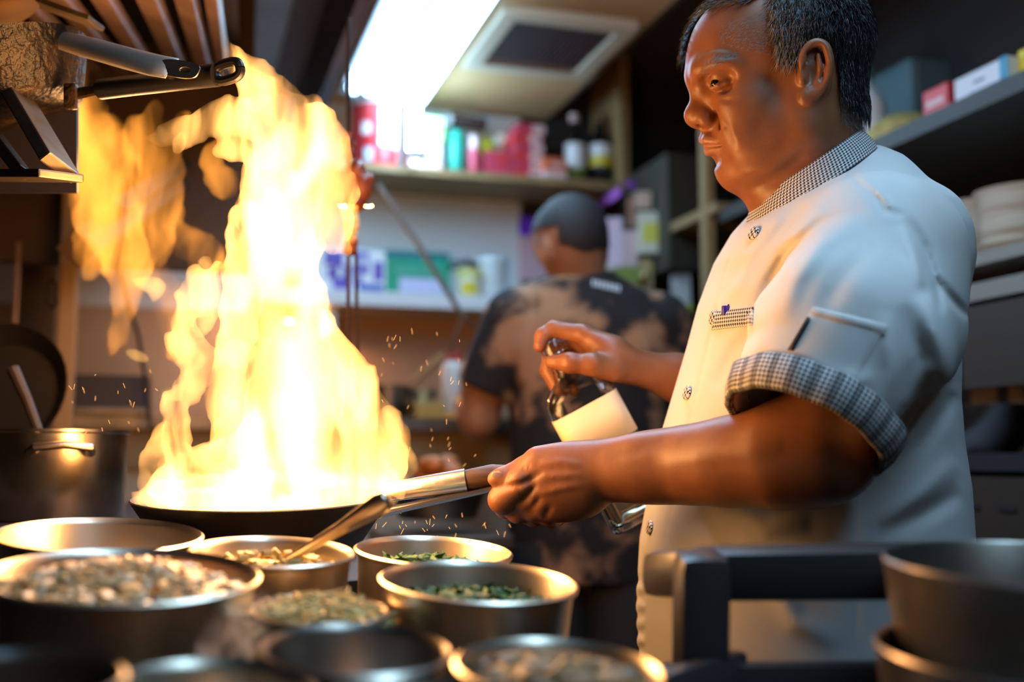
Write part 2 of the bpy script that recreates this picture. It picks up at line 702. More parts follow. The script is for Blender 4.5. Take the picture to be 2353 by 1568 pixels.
for i in range(3):
    dr = span(XS - 0.006, XS + 0.02, 0.75 + i * 0.42, 1.15 + i * 0.42, H0 + 0.12, H0 + 0.26).build('drawer', DRAWER, rs, False)
    MB().tube([(XS - 0.02, 0.93 + i * 0.42, H0 + 0.21), (XS - 0.006, 0.93 + i * 0.42, H0 + 0.21)], 0.008, 10).build('knob', DARK_STEEL, dr)
lv = span(XS - 0.004, XS + 0.02, 0.6, 2.2, H0 - 0.26, H0 - 0.03).build('vent_panel', DRAWER, rs, False)
for i in range(12):
    span(XS - 0.007, XS - 0.003, 0.95 + i * 0.085, 0.99 + i * 0.085, H0 - 0.085, H0 - 0.077).build('vent_slot', DARK_STEEL, lv, False)

# ------------------------------------------------------------------ extraction hood over the range
BAFFLE = mat('brown_baffle', (0.42, 0.27, 0.20), 0.45, 0.55, noise=0.4, nscale=9)
hd = empty('range_hood', (-0.3, 1.7, CEIL), label='steel extraction hood with brown baffle slats over the fire', cat='hood')
NAVY = mat('navy_steel', (0.030, 0.030, 0.060), 0.4, 0.4)
span(0.296, 0.304, -0.3, 3.15, H0 + 0.845, CEIL + 0.04).build('skirt', NAVY, hd, False)
span(0.286, 0.312, -0.3, 3.15, H0 + 0.835, H0 + 0.850).build('skirt_lip', NAVY, hd, False)
span(0.225, 0.296, -0.3, 3.15, CEIL - 0.03, CEIL + 0.04).build('rim_beam', mat('purple_brown_steel', (0.11, 0.075, 0.075), 0.5, 0.3), hd, False)
span(0.060, 0.225, 0.2, 3.15, CEIL - 0.02, CEIL + 0.02).build('side_panel', STEEL_BLUE, hd, False)
fdir = D(560, 500).normalized()
fside = fdir.cross(Vector((0, 0, 1))).normalized()
fup = fside.cross(fdir).normalized()
FR = Matrix((fside, fdir, fup)).transposed()
for i, (px, wd) in enumerate(((-60, .034), (35, .036), (130, .036), (228, .034), (336, .034), (424, .030), (488, .020))):
    a = P(px, -20, 1.45)
    MB().box(a + fdir * 0.55 - Vector((0, 0, 0)), (wd, 1.7, 0.018), FR @ Matrix.Rotation(0.35, 3, 'Y'), 0.003).build('baffle', BAFFLE, hd, False)
back = MB()
a = P(-250, -60, 1.47) + fup * 0.05
b_ = P(530, -60, 1.47) + fup * 0.05
back.box((a + b_) / 2 + fdir * 0.55, ((b_ - a).length, 1.7, 0.01), FR)
back.build('filter_back', DARK_STEEL, hd, False)
q0, q1 = P(360, 452, 2.2), P(545, 330, 2.9)
MB().tube([q0 + (q0 - q1) * 0.6, q1], 0.035, 4, flat=1.0).build('grease_trough', mat('sooty_trough', (0.10, 0.055, 0.028), 0.6, 0.3), hd, False)
q0, q1 = P(400, 395, 2.25), P(545, 300, 2.9)
MB().tube([q0 + (q0 - q1) * 0.6, q1], 0.02, 4).build('drip_rail', MATS['sooty_trough'], hd, False)

xh = onY(575, 500, 2.38).x
span(-1.7, xh, 2.38, 2.42, H0 + 0.40, CEIL + 0.04).build('back_panel', mat('sooty_hood_back', (0.085, 0.045, 0.022), 0.55, 0.3, noise=0.4, nscale=6), hd, False)
# ================================================================== shelf goods on the back wall
def mm(px, d=3.12):
    return px * d / FPX


def boxthing(name, px0, px1, py0, py1, Y, depth, m, label, cat, group=None, rz=0.0, bev=0.003, zbase=None):
    a, b = onY(px0, (py0 + py1) / 2, Y), onY(px1, (py0 + py1) / 2, Y)
    t, u = onY((px0 + px1) / 2, py0, Y), onY((px0 + px1) / 2, py1, Y)
    z0 = zbase if zbase is not None else u.z
    h = t.z - z0
    o = MB().box((0, 0, h / 2), (b.x - a.x, depth, h), None, bev).build(name, m, None, False)
    o.location = ((a.x + b.x) / 2, Y + depth / 2, z0)
    o.rotation_euler.z = rz
    return tag(o, label, cat, group)


def facelabel(o, x0, x1, z0, z1, m, name='printed_panel', proud=0.0010):
    """flat print on the front (-Y) face of a box, in fractions of the face"""
    bb = [Vector(c) for c in o.bound_box]
    mn = Vector((min(v.x for v in bb), min(v.y for v in bb), min(v.z for v in bb)))
    mx = Vector((max(v.x for v in bb), max(v.y for v in bb), max(v.z for v in bb)))
    W, Hh = mx.x - mn.x, mx.z - mn.z
    b = MB().box((mn.x + W * (x0 + x1) / 2, mn.y - proud / 2, mn.z + Hh * (z0 + z1) / 2), (W * (x1 - x0), proud, Hh * (z1 - z0)))
    return b.build(name, m, o, False, world=False)


def lathe_thing(name, px, py0, py1, Y, prof, m, label, cat, group=None, n=28, zbase=None):
    """prof in (radius px, height fraction); base at py1"""
    u = onY(px, py1, Y)
    t = onY(px, py0, Y)
    d = (u - CAM).dot(FWD)
    z0 = zbase if zbase is not None else u.z
    h = t.z - z0
    e = empty(name, (u.x, Y, z0), None, label, cat, group)
    pr = [(max(r * d / FPX, 0.0003), f * h) for r, f in prof]
    b = MB().lathe(pr, (0, 0, 0), None, n)
    b.build('body', m, e, True, 40, world=False)
    return e, d / FPX, h


def ring(e, r0, r1, z0, z1, m, name, n=28):
    MB().lathe([(r0 * 0.9, z0), (r0, z0), (r1, z1), (r1 * 0.9, z1)], (0, 0, 0), None, n).build(name, m, e, True, 40, world=False)


RED = mat('red_print', (0.62, 0.035, 0.04), 0.4)
PINKW = mat('pale_pink_card', (0.72, 0.50, 0.48), 0.5)
WHITEP = mat('white_print', (0.80, 0.80, 0.80), 0.45)
GREENL = mat('lime_green_card', (0.22, 0.62, 0.12), 0.45)
GREEN = mat('emerald_card', (0.01, 0.30, 0.16), 0.45)
TEAL = mat('teal_can', (0.02, 0.36, 0.26), 0.35)
YELLOW = mat('yellow_print', (0.68, 0.52, 0.02), 0.45)
YELGR = mat('yellow_green_plastic', (0.42, 0.42, 0.02), 0.45)
ORANGE = mat('orange_red_card', (0.66, 0.14, 0.05), 0.45)
BLACKG = mat('black_glass', (0.010, 0.009, 0.010), 0.12)
PURPLE = mat('purple_print', (0.13, 0.07, 0.42), 0.45)
BLUE = mat('blue_print', (0.05, 0.09, 0.40), 0.45)
LAV = mat('lavender_print', (0.55, 0.54, 0.74), 0.45)
CREAMP = mat('cream_plastic', (0.72, 0.66, 0.52), 0.5)
CRIMSON = mat('crimson_card', (0.50, 0.04, 0.08), 0.45)

Y1 = 3.04
e, s, h = lathe_thing('plastic_tub', 862, 228, 358, 3.10, [(0.1, 0), (49, 0), (50, 0.02), (55, 0.86), (55, 0.88)], RED,
                      'red plastic tub with a white lid at the left of the wooden shelf', 'tub', zbase=ZS)
MB().lathe([(57 * s, 0.86 * h), (58.5 * s, 0.87 * h), (58.5 * s, 0.97 * h), (54 * s, 0.995 * h), (0.0003, h)], (0, 0, 0), None, 30).build('lid', WHITEP, e, True, 40, world=False)


def wrap(e, r, a0, a1, z0, z1, m, name='printed_panel'):
    MB().lathe([(r, z0), (r + 0.0008, z0), (r + 0.0008, z1), (r, z1)], (0, 0, 0), Matrix.Rotation(a0, 3, 'Z'), 10, a1 - a0).build(name, m, e, True, 40, world=False)


for k, (z0, z1) in enumerate(((0.60, 0.80), (0.42, 0.57), (0.30, 0.39))):
    wrap(e, (51.2 + z0 * 5) * s, -1.55, -0.55, z0 * h, z1 * h, WHITEP)
wrap(e, 52.6 * s, -2.35, -1.95, 0.44 * h, 0.62 * h, WHITEP)
wrap(e, 51.0 * s, -2.25, -1.85, 0.08 * h, 0.26 * h, mat('pale_blue_print', (0.52, 0.66, 0.76), 0.4))
o = boxthing('carton', 943, 1017, 346, 371, Y1, 0.12, PINKW, 'lower pale pink carton under the lime green box', 'carton', 'pale pink cartons', zbase=ZS)
z1 = ZS + 0.030
o = boxthing('carton', 943, 1015, 320, 345, Y1, 0.12, PINKW, 'upper pale pink carton directly under the lime green box', 'carton', 'pale pink cartons', zbase=z1)
facelabel(o, 0.55, 0.95, 0.15, 0.85, WHITEP)
z1 += onY(980, 320, Y1).z - z1
o = boxthing('carton', 946, 1022, 266, 319, Y1 + 0.005, 0.11, GREENL, 'lime green and white box on top of the pink cartons', 'box', zbase=z1)
facelabel(o, 0.08, 0.95, 0.62, 0.92, WHITEP)
facelabel(o, 0.10, 0.35, 0.15, 0.52, LAV)
facelabel(o, 0.65, 0.92, 0.08, 0.34, WHITEP)
e, s, h = lathe_thing('drink_can', 1045, 303, 374, 3.09, [(0.1, 0), (20, 0), (23, 0.05), (23, 0.92), (19, 1.0), (0.1, 0.99)], TEAL,
                      'teal green can standing in shadow beside the pink cartons', 'can', zbase=ZS)
roll = MB()
a, b = onY(1034, 276, 3.10), onY(1112, 288, 3.13)
roll.tube([a, a + (b - a) * 0.1, b], [0.020, 0.024, 0.022], 16)
rl = thing_mesh(roll, 'foil_roll', mat('dark_film_roll', (0.06, 0.04, 0.035), 0.25), 'dark film roll lying across the teal can', 'roll')
ring_m = MB().tube([a - Vector((0.004, 0, 0)), a + Vector((0.004, 0, 0))], 0.017, 16).build('end_disc', WHITEP, rl)
e, s, h = lathe_thing('spice_bottle', 1090, 313, 380, 3.05, [(0.1, 0), (12, 0), (13, 0.04), (13, 0.62), (12, 0.66)], CRIMSON,
                      'small crimson spice bottle with a pink cap on the wooden shelf', 'bottle', zbase=ZS)
ring(e, 11 * s, 11 * s, 0.64 * h, 0.98 * h, PINKW, 'cap')
MB().lathe([(11 * s, 0.98 * h), (0.0003, h)], (0, 0, 0), None, 20).build('cap_top', PINKW, e, True, world=False)
o = boxthing('sachet', 1106, 1132, 318, 352, 3.12, 0.03, YELGR, 'yellow green packet standing behind the crimson spice bottle', 'packet', rz=0.1, zbase=ZS)
o = boxthing('carton', 1116, 1180, 348, 381, Y1, 0.10, CRIMSON, 'low crimson box beside the stack of red boxes', 'box', zbase=ZS)
facelabel(o, 0.45, 0.75, 0.5, 0.95, RED)
o = boxthing('paper_bag', 1138, 1182, 300, 345, 3.15, 0.06, CREAMP, 'crumpled off white bag behind the red boxes', 'bag', rz=0.2, bev=0.02, zbase=ZS)
zz = ZS
nb = 6
zt = onY(1216, 288, Y1).z
for i in range(nb):
    hh = (zt - ZS) / nb
    dx = (-3, 2, -1, 3, -2, 6)[i]
    o = boxthing('red_box', 1180 + dx, 1248 + dx, 300, 380, Y1, 0.11, CRIMSON if i % 2 else RED,
                 'red box, number %s from the bottom of the tall stack' % ('one', 'two', 'three', 'four', 'five', 'six')[i], 'box', 'stack of red boxes', zbase=zz, bev=0.004)
    o.scale.z = 1.0
    hz = onY(1200, 300, Y1).z - zz
    o.data = o.data.copy()
    for v in o.data.vertices:
        v.co.z *= hh * 0.97 / max(hz, 1e-4)
    facelabel(o, 0.55, 0.97, 0.15, 0.85, PINKW)
    zz += hh
zo = ZS
for i in range(2):
    o = boxthing('orange_box', 1250, 1303, 350, 396, 3.02, 0.09, ORANGE if i else PINKW, ('lower pinkish' if i == 0 else 'upper orange') + ' small box in front of the dark bottles', 'box', 'small orange boxes', zbase=zo)
    hz = onY(1276, 350, 3.02).z - zo
    o.data = o.data.copy()
    k = 0.026 / hz if i == 0 else 0.042 / hz
    for v in o.data.vertices:
        v.co.z *= k
    facelabel(o, 0.3, 0.85, 0.35, 0.6, PINKW)
    zo += 0.026
BOT = [(0.1, 0), (26, 0), (28, 0.02), (28, 0.58), (24, 0.66), (12, 0.76), (10, 0.80), (10, 0.90)]
for (px, w, capm, lab, gr) in ((1320, 26, PINKW, 'white', 1), (1379, 29, mat('brown_cap', (0.16, 0.07, 0.02), 0.5), 'yellow', 0)):
    k = w / 28
    e, s, h = lathe_thing('sauce_bottle', px, 263, 404, 3.08, [(r * k, f) for r, f in BOT], BLACKG,
                          'dark glass sauce bottle with a %s label at the shelf end' % ('white and green' if gr else 'white and yellow'), 'bottle', 'dark sauce bottles', zbase=ZS)
    ring(e, 11 * s, 11 * s, 0.88 * h, 0.99 * h, capm, 'cap')
    MB().lathe([(11 * s, 0.99 * h), (0.0003, h)], (0, 0, 0), None, 20).build('cap_top', capm, e, True, world=False)
    wrap(e, w * 1.005 * s, -2.9, -0.2, 0.10 * h if gr else 0.40 * h, 0.56 * h, WHITEP, 'label')
    wrap(e, w * 1.012 * s, -2.9, -0.2, (0.10 if gr else 0.26) * h, (0.22 if gr else 0.40) * h, mat('olive_print', (0.16, 0.22, 0.03), 0.5) if gr else YELLOW, 'label_band')

# ------------------------------------------------------------------ goods on the white shelf
Y2 = 3.05
o = boxthing('patterned_box', 700, 888, 572, 672, Y2, 0.16, WHITEP, 'white carton with a purple pattern on the white shelf', 'carton', zbase=ZW)
for (x0, x1, z0, z1, m_) in ((0.24, 0.46, 0.60, 0.92, PURPLE), (0.34, 0.58, 0.08, 0.62, PURPLE), (0.60, 0.78, 0.45, 0.95, PURPLE), (0.66, 0.97, 0.04, 0.22, BLUE), (0.84, 0.96, 0.30, 0.74, PURPLE),
                             (0.28, 0.36, 0.30, 0.56, PURPLE), (0.62, 0.70, 0.22, 0.40, PURPLE)):
    facelabel(o, x0, x1, z0, z1, m_)
for (x0, x1, z0, z1) in ((0.40, 0.46, 0.34, 0.58), (0.68, 0.74, 0.62, 0.84)):
    facelabel(o, x0, x1, z0, z1, WHITEP, proud=0.002)
o = boxthing('green_carton', 884, 1034, 578, 676, Y2, 0.16, GREEN, 'green carton with a white label beside the purple patterned carton', 'carton', zbase=ZW)
facelabel(o, 0.22, 0.92, 0.05, 0.40, LAV)
facelabel(o, 0.22, 0.92, 0.01, 0.07, BLUE)
facelabel(o, 0.15, 0.85, 0.52, 0.62, mat('pale_green_print', (0.10, 0.42, 0.30), 0.5))
facelabel(o, 0.35, 0.9, 0.70, 0.80, TEAL)
facelabel(o, 0.0, 0.98, 0.84, 0.99, mat('deep_teal_print', (0.005, 0.16, 0.17), 0.5))
e, s, h = lathe_thing('jar', 1078, 618, 680, 3.06, [(0.1, 0), (28, 0), (30, 0.05), (30, 0.62), (27, 0.68)], CREAMP, 'squat jar with a yellow lid and label on the white shelf', 'jar', zbase=ZW)
ring(e, 31 * s, 31 * s, 0.66 * h, 0.95 * h, mat('pale_yellow_lid', (0.72, 0.66, 0.22), 0.4), 'lid')
MB().lathe([(31 * s, 0.95 * h), (0.0003, 0.97 * h)], (0, 0, 0), None, 24).build('lid_top', MATS['pale_yellow_lid'], e, True, world=False)
wrap(e, 30.4 * s, -2.4, -1.2, 0.08 * h, 0.5 * h, YELLOW, 'label')
cl = MB()
rr = random.Random(3)
c = onY(1085, 610, 3.09)
for i in range(14):
    p0 = c + Vector((rr.uniform(-.06, .06), rr.uniform(-.02, .02), rr.uniform(-.012, .012)))
    cl.tube([p0, p0 + Vector((rr.uniform(-.03, .03), 0.01, rr.uniform(-.01, .012))), p0 + Vector((rr.uniform(-.05, .05), 0.0, -0.012))], 0.0045, 6)
thing_mesh(cl, 'black_cable', mat('black_rubber', (0.012, 0.010, 0.010), 0.5), 'tangled black cable lying on the yellow-lidded jar', 'cable')
TRANSL = glass_mat('clear_plastic', (0.80, 0.84, 0.86), 0.18, 1.2)
e, s, h = lathe_thing('plastic_tub', 1128, 596, 690, 3.09, [(0.1, 0), (30, 0), (33, 0.05), (35, 0.86), (38, 0.88), (38, 0.94), (35, 1.0), (0.1, 1.0)], mat('milky_plastic', (0.66, 0.70, 0.72), 0.3),
                      'milky plastic tub at the right end of the white shelf', 'tub', zbase=ZW)

# ------------------------------------------------------------------ back counter with its things
ZC = onY(1000, 962, 2.62).z
structure(span(-2.1, 1.0, YB - 0.012, YB, ZC, ZW - 0.040), 'trim_4', mat('firelight_tinted_panel', (0.70, 0.42, 0.24), 0.45, noise=0.15, nscale=5))  # added panel over the lower wall, the fire's orange light put into its colour
bc = empty('back_counter', (0.4, 2.9, 0), label='work counter along the back wall behind the second cook', cat='counter')
CFRONT = mat('brown_counter_front', (0.36, 0.22, 0.10), 0.5, noise=0.25, nscale=5)
span(-1.6, 1.28, 2.60, YB, ZC - 0.03, ZC).build('worktop', STEEL_DK, bc, False)
span(-1.6, 1.28, 2.64, YB - 0.02, ZC - 0.12, ZC - 0.03).build('apron_panel', CFRONT, bc, False)
span(-1.6, 1.28, 2.66, YB - 0.02, 0.0, ZC - 0.12).build('front_panel', mat('pale_counter_front', (0.46, 0.36, 0.27), 0.5), bc, False)
span(-1.6, 1.28, 2.62, 2.66, 0.93, 0.96).build('lower_rail', LAMINATE, bc, False)
e, s, h = lathe_thing('squeeze_bottle', 1040, 800, 962, 2.72, [(0.1, 0), (24, 0), (26, 0.03), (26, 0.72), (20, 0.80), (14, 0.82)], mat('cloudy_bottle', (0.66, 0.58, 0.52), 0.35),
                      'cloudy squeeze bottle with a red nozzle on the back counter', 'bottle', zbase=ZC)
MB().lathe([(17 * s, 0.80 * h), (17 * s, 0.87 * h), (9 * s, 0.92 * h), (4 * s, 1.0 * h), (0.0003, 1.0 * h)], (0, 0, 0), None, 20).build('nozzle', RED, e, True, world=False)
sp = empty('small_saucepan', onY(893, 962, 2.80), None, 'small dark saucepan with a wooden handle on the back counter', 'saucepan')
sp.location.z = ZC
MB().lathe([(0.0003, 0.004), (0.045, 0.004), (0.052, 0.09), (0.055, 0.09), (0.048, 0.0), (0.0003, 0.0)], (0, 0, 0), None, 28).build('body', STEEL_DK, sp, True, world=False)
MB().tube([(0.05, 0, 0.085), (0.09, 0, 0.125), (0.145, 0, 0.175)], [0.006, 0.009, 0.010], 10).build('handle', mat('worn_wood_handle', (0.36, 0.16, 0.05), 0.6), sp, world=False)
for i, (pr, lab) in enumerate((((948, 992, 0.0), 'lower steel dish on the back counter by the squeeze bottle'), ((942, 1002, 0.035), 'upper steel dish resting in another on the back counter'))):
    x = onY(970, 950, 2.78)
    R_ = mm(pr[1] - pr[0], 2.85) / 2
    dm = MB().lathe([(0.0003, 0.004), (R_ * 0.7, 0.004), (R_, 0.045), (R_ + 0.004, 0.045), (R_ * 0.72, 0.0), (0.0003, 0.0)], (x.x, 2.78, ZC + pr[2]), None, 28)
    thing_mesh(dm, 'steel_dish', STEEL, lab, 'dish', 'steel dishes on the back counter')
for (px0, px1, py0, py1, Y, m_, nm, lb) in ((1018, 1052, 945, 985, 2.61, mat('orange_label_card', (0.72, 0.36, 0.10), 0.5), 'price_card', 'small orange card on the edge of the back counter'),
                                             ((955), 1020, 925, 962, 2.68, mat('amber_tray', (0.55, 0.33, 0.08), 0.4), 'tray', 'amber plastic tray under the steel dishes')):
    boxthing(nm, px0, px1, py0, py1, Y, 0.01 if nm == 'price_card' else 0.10, m_, lb, 'card' if nm == 'price_card' else 'tray')
# orange food heap low in front of the counter
f2 = Field(seg_axis((-0.30, 0.05, 0.005)), seg_axis((-0.40, -0.18, 0.005)), seg_axis((-2.25, -1.95, 0.006)))
rr = np.random.default_rng(5)
for i in range(26):
    c = K(rr.uniform(955, 1060), rr.uniform(1065, 1130), rr.uniform(2.05, 2.15))
    f2.ell(c, (0.022, 0.018, 0.02), None, 0.006)
o = field_obj(f2, 'carrot_heap', mat('orange_carrot', (0.62, 0.20, 0.05), 0.6, noise=0.5, nscale=30), None)
recentre(o)
tag(o, 'blurred heap of orange vegetables behind the pan handle', 'vegetables', kind='stuff')
hb = MB().lathe([(0.0003, 0.0), (0.07, 0.0), (0.095, 0.06), (0.099, 0.06), (0.099, 0.056), (0.074, -0.004), (0.0003, -0.004)], P(1005, 1150, 2.1) - Vector((0, 0, 0.03)), None, 36)
thing_mesh(hb, 'food_tray', STEEL_DK, 'dark steel bowl holding the orange vegetables behind the pan handle', 'bowl')
pt = MB().box(P(1005, 1170, 2.1) - Vector((0, 0, 0.06)), (0.5, 0.4, 0.03))
st2 = empty('side_table', (P(1005, 1170, 2.1).x, P(1005, 1170, 2.1).y, 0), None, 'low steel side table behind the fire', 'table')
c0 = P(1005, 1170, 2.1) - Vector((0, 0, 0.055))
MB().box(c0, (0.22, 0.30, 0.025), None, 0.003).build('top', STEEL_DK, st2, False)
for sx in (-0.09, 0.09):
    for sy in (-0.12, 0.12):
        MB().tube([(c0.x + sx, c0.y + sy, 0.0), (c0.x + sx, c0.y + sy, c0.z)], 0.015, 10).build('leg', STEEL_DK, st2)

# ------------------------------------------------------------------ papers, packets and fittings in the right back corner
VIOLET = mat('violet_print', (0.20, 0.03, 0.85), 0.5)
PINK = mat('pink_paper', (0.78, 0.52, 0.58), 0.6)
po = boxthing('poster', 1193, 1262, 500, 645, YB - 0.012, 0.008, PINK, 'pink notice with a violet top hanging behind the second cook', 'poster')
tri = MB()
tri.prism([(-0.5, 0.28), (0.5, 0.42), (0.5, 0.5), (-0.5, 0.5)], 0, 0.001)
facelabel(po, 0.0, 1.0, 0.70, 1.0, VIOLET)
a, b = onY(1375, 472, 3.12), onY(1426, 440, 2.9)
st = MB().box((a + b) / 2, ((b - a).length, 0.006, 0.028), Matrix.Rotation(math.atan2((b - a).y, (b - a).x), 3, 'Z') @ Matrix.Rotation(-math.asin((b - a).z / (b - a).length), 3, 'Y'))
MAUVE = mat('mauve_plastic', (0.50, 0.14, 0.55), 0.4)
thing_mesh(st, 'label_strip', MAUVE, 'mauve label strip above the second cook', 'label', smooth=False)
dot = MB().lathe([(0.0003, 0.004), (0.012, 0.002), (0.013, 0.0), (0.0003, 0.0)], onY(1450, 424, 2.9), Matrix.Rotation(math.pi / 2, 3, 'X'), 20)
thing_mesh(dot, 'purple_magnet', mat('purple_magnet', (0.36, 0.05, 0.66), 0.4), 'round purple magnet above the hanging papers', 'magnet')
cb = empty('wall_cabinet', onY(1480, 640, 3.0), None, 'dark wall cabinet with papers on its side in the corner', 'cabinet')
xa, xb_ = onY(1395, 500, 2.95).x, 1.30
span(1.285, 1.42, 2.72, 3.1, onY(1500, 640, 2.9).z, onY(1500, 390, 2.9).z).build('body', mat('dark_olive_cabinet', (0.040, 0.030, 0.016), 0.6), cb, False)
for (nm, x0, x1, y0, y1, Y, m_, lb) in (
        ('hanging_sheet', 1400, 1432, 500, 620, 2.86, PINK, 'pale pink sheet hanging beside the second cook, left of two'),
        ('hanging_sheet', 1436, 1466, 530, 612, 2.84, mat('rose_paper', (0.66, 0.42, 0.42), 0.6), 'rose sheet hanging beside the second cook, right of two'),
        ('green_folder', 1394, 1400, 520, 622, 2.88, YELGR, 'narrow yellow green folder at the edge of the pink sheet'),
        ('hanging_packet', 1464, 1498, 440, 478, 2.82, mat('peach_packet', (0.68, 0.42, 0.30), 0.6), 'peach packet pinned above the framed card'),
        ('brown_packet', 1446, 1462, 452, 520, 2.84, mat('rust_packet', (0.34, 0.14, 0.08), 0.6), 'rust brown packet hanging next to the peach packet'),
        ('white_carton', 1548, 1588, 628, 706, 2.75, mat('grey_white_carton', (0.50, 0.44, 0.42), 0.6), 'grey white carton low beside the wooden upright'),
        ('green_sachet', 1545, 1590, 700, 722, 2.72, YELGR, 'yellow green sachet under the grey white carton'),
        ('green_leaf_pack', 1418, 1470, 612, 652, 2.80, mat('olive_pack', (0.22, 0.24, 0.03), 0.6), 'olive green packet behind the shoulder of the second cook'),
        ('amber_jar', 1472, 1502, 596, 668, 2.82, mat('amber_jar', (0.36, 0.20, 0.02), 0.3), 'amber jar between the olive packet and the wooden upright')):
    o = boxthing(nm, x0, x1, y0, y1, Y, 0.02, m_, lb, nm.split('_')[-1], rz=-0.35, bev=0.002)
fr_ = boxthing('framed_card', 1470, 1530, 486, 582, 2.80, 0.02, mat('cream_card', (0.70, 0.56, 0.40), 0.5), 'cream framed card with a yellow centre on the cabinet side', 'sign', rz=-0.45)
facelabel(fr_, 0.2, 0.95, 0.25, 0.72, YELLOW)
bulb = MB().lathe([(0.0003, -0.014), (0.010, -0.010), (0.014, 0.0), (0.010, 0.010), (0.0003, 0.014)], onY(1483, 636, 2.78), None, 16)
thing_mesh(bulb, 'brass_knob', mat('polished_brass', (0.9, 0.66, 0.30), 0.15, 1.0), 'shiny brass knob glinting on the amber jar', 'knob')

# ------------------------------------------------------------------ goods on the right hand shelves
def xbox(name, p0, p1, py0, py1, X, depth, m, label, cat, zbase=None, bev=0.003):
    """a box whose long side runs along the shelf (+Y): p0/p1 = px of its far / near front edges"""
    a, b = onX(p0, (py0 + py1) / 2, X), onX(p1, (py0 + py1) / 2, X)
    t, u = onX((p0 + p1) / 2, py0, X), onX((p0 + p1) / 2, py1, X)
    z0 = zbase if zbase is not None else u.z
    L = abs(a.y - b.y)
    h = t.z - z0
    o = MB().box((0, 0, h / 2), (depth, L, h), None, bev).build(name, m, None, False)
    o.location = (X + depth / 2, (a.y + b.y) / 2, z0)
    return tag(o, label, cat)


Z1 = H0 + 0.632
wb = xbox('glove_box', 2192, 2318, 155, 228, 1.34, 0.10, mat('white_blue_carton', (0.62, 0.66, 0.72), 0.5), 'white and blue carton with grey lettering on the upper right shelf', 'carton', Z1)
GREYP = mat('grey_print', (0.16, 0.17, 0.22), 0.5)
bbx = wb.dimensions.copy()
yl = [v.co.y for v in wb.data.vertices]
y0_, y1_ = min(yl), max(yl)
zl = [v.co.z for v in wb.data.vertices]
zt_ = max(zl)
xf_ = min(v.co.x for v in wb.data.vertices)
for (f0, f1, g0, g1, m_) in ((0.05, 0.70, 0.30, 0.36, GREYP), (0.15, 0.30, 0.24, 0.29, GREYP), (0.42, 0.62, 0.60, 0.68, GREYP), (0.0, 0.14, 0.05, 1.0, mat('cyan_print', (0.05, 0.28, 0.45), 0.5))):
    MB().box((xf_ - 0.0006, y0_ + (y1_ - y0_) * (f0 + f1) / 2, zt_ * (g0 + g1) / 2), (0.0012, (y1_ - y0_) * (f1 - f0), zt_ * (g1 - g0))).build('printed_panel', m_, wb, False, world=False)
rb = xbox('red_carton', 2120, 2178, 200, 252, 1.36, 0.09, RED, 'small red carton beside the white and blue carton', 'carton', Z1)
MB().box((-0.046, 0, 0.045), (0.0015, 0.05, 0.012)).build('printed_panel', PINKW, rb, False, world=False)
yl = P(2080, 255, 2.05)
hat = empty('straw_basket', (1.42, onX(2075, 255, 1.42).y, Z1), None, 'yellow woven basket lid leaning on the upper right shelf', 'basket')
STRAW = mat('straw_yellow', (0.60, 0.44, 0.14), 0.7, noise=0.5, nscale=40)
MB().lathe([(0.0003, 0.075), (0.045, 0.070), (0.075, 0.045), (0.092, 0.004), (0.105, 0.0), (0.100, -0.001), (0.088, 0.0), (0.0003, 0.0)], (0, 0, 0.002), None, 30).build('dome', STRAW, hat, world=False)
MB().lathe([(0.093, 0.0), (0.097, 0.010), (0.099, 0.010), (0.106, 0.0)], (0, 0, 0.002), None, 30).build('rim_band', mat('straw_pale', (0.66, 0.60, 0.38), 0.7), hat, world=False)
jug = empty('detergent_bottle', (1.40, onX(1985, 270, 1.40).y, Z1), None, 'white plastic bottle with a green cap behind the chef\'s neck', 'bottle')
MB().lathe([(0.0003, 0), (0.045, 0), (0.048, 0.01), (0.048, 0.13), (0.030, 0.165), (0.018, 0.175), (0.018, 0.19)], (0, 0, 0), None, 26).build('body', WHITEP, jug, world=False)
MB().lathe([(0.021, 0.185), (0.021, 0.215), (0.0003, 0.22)], (0, 0, 0), None, 20).build('cap', GREEN, jug, world=False)
MB().lathe([(0.0485, 0.03), (0.049, 0.03), (0.049, 0.11), (0.0485, 0.11)], (0, 0, 0), Matrix.Rotation(2.6, 3, 'Z'), 12, 1.6).build('label', LAV, jug, world=False)
bag = xbox('blue_bag', 1990, 2095, 152, 235, 1.55, 0.12, mat('grey_blue_bag', (0.10, 0.17, 0.19), 0.6), 'dull blue grey bag at the back of the upper right shelf', 'bag', Z1, 0.02)
ys_ = xbox('yellow_packet', 2338, 2392, 105, 165, 1.36, 0.08, YELLOW, 'yellow packet at the right edge of the upper shelf', 'packet', Z1)
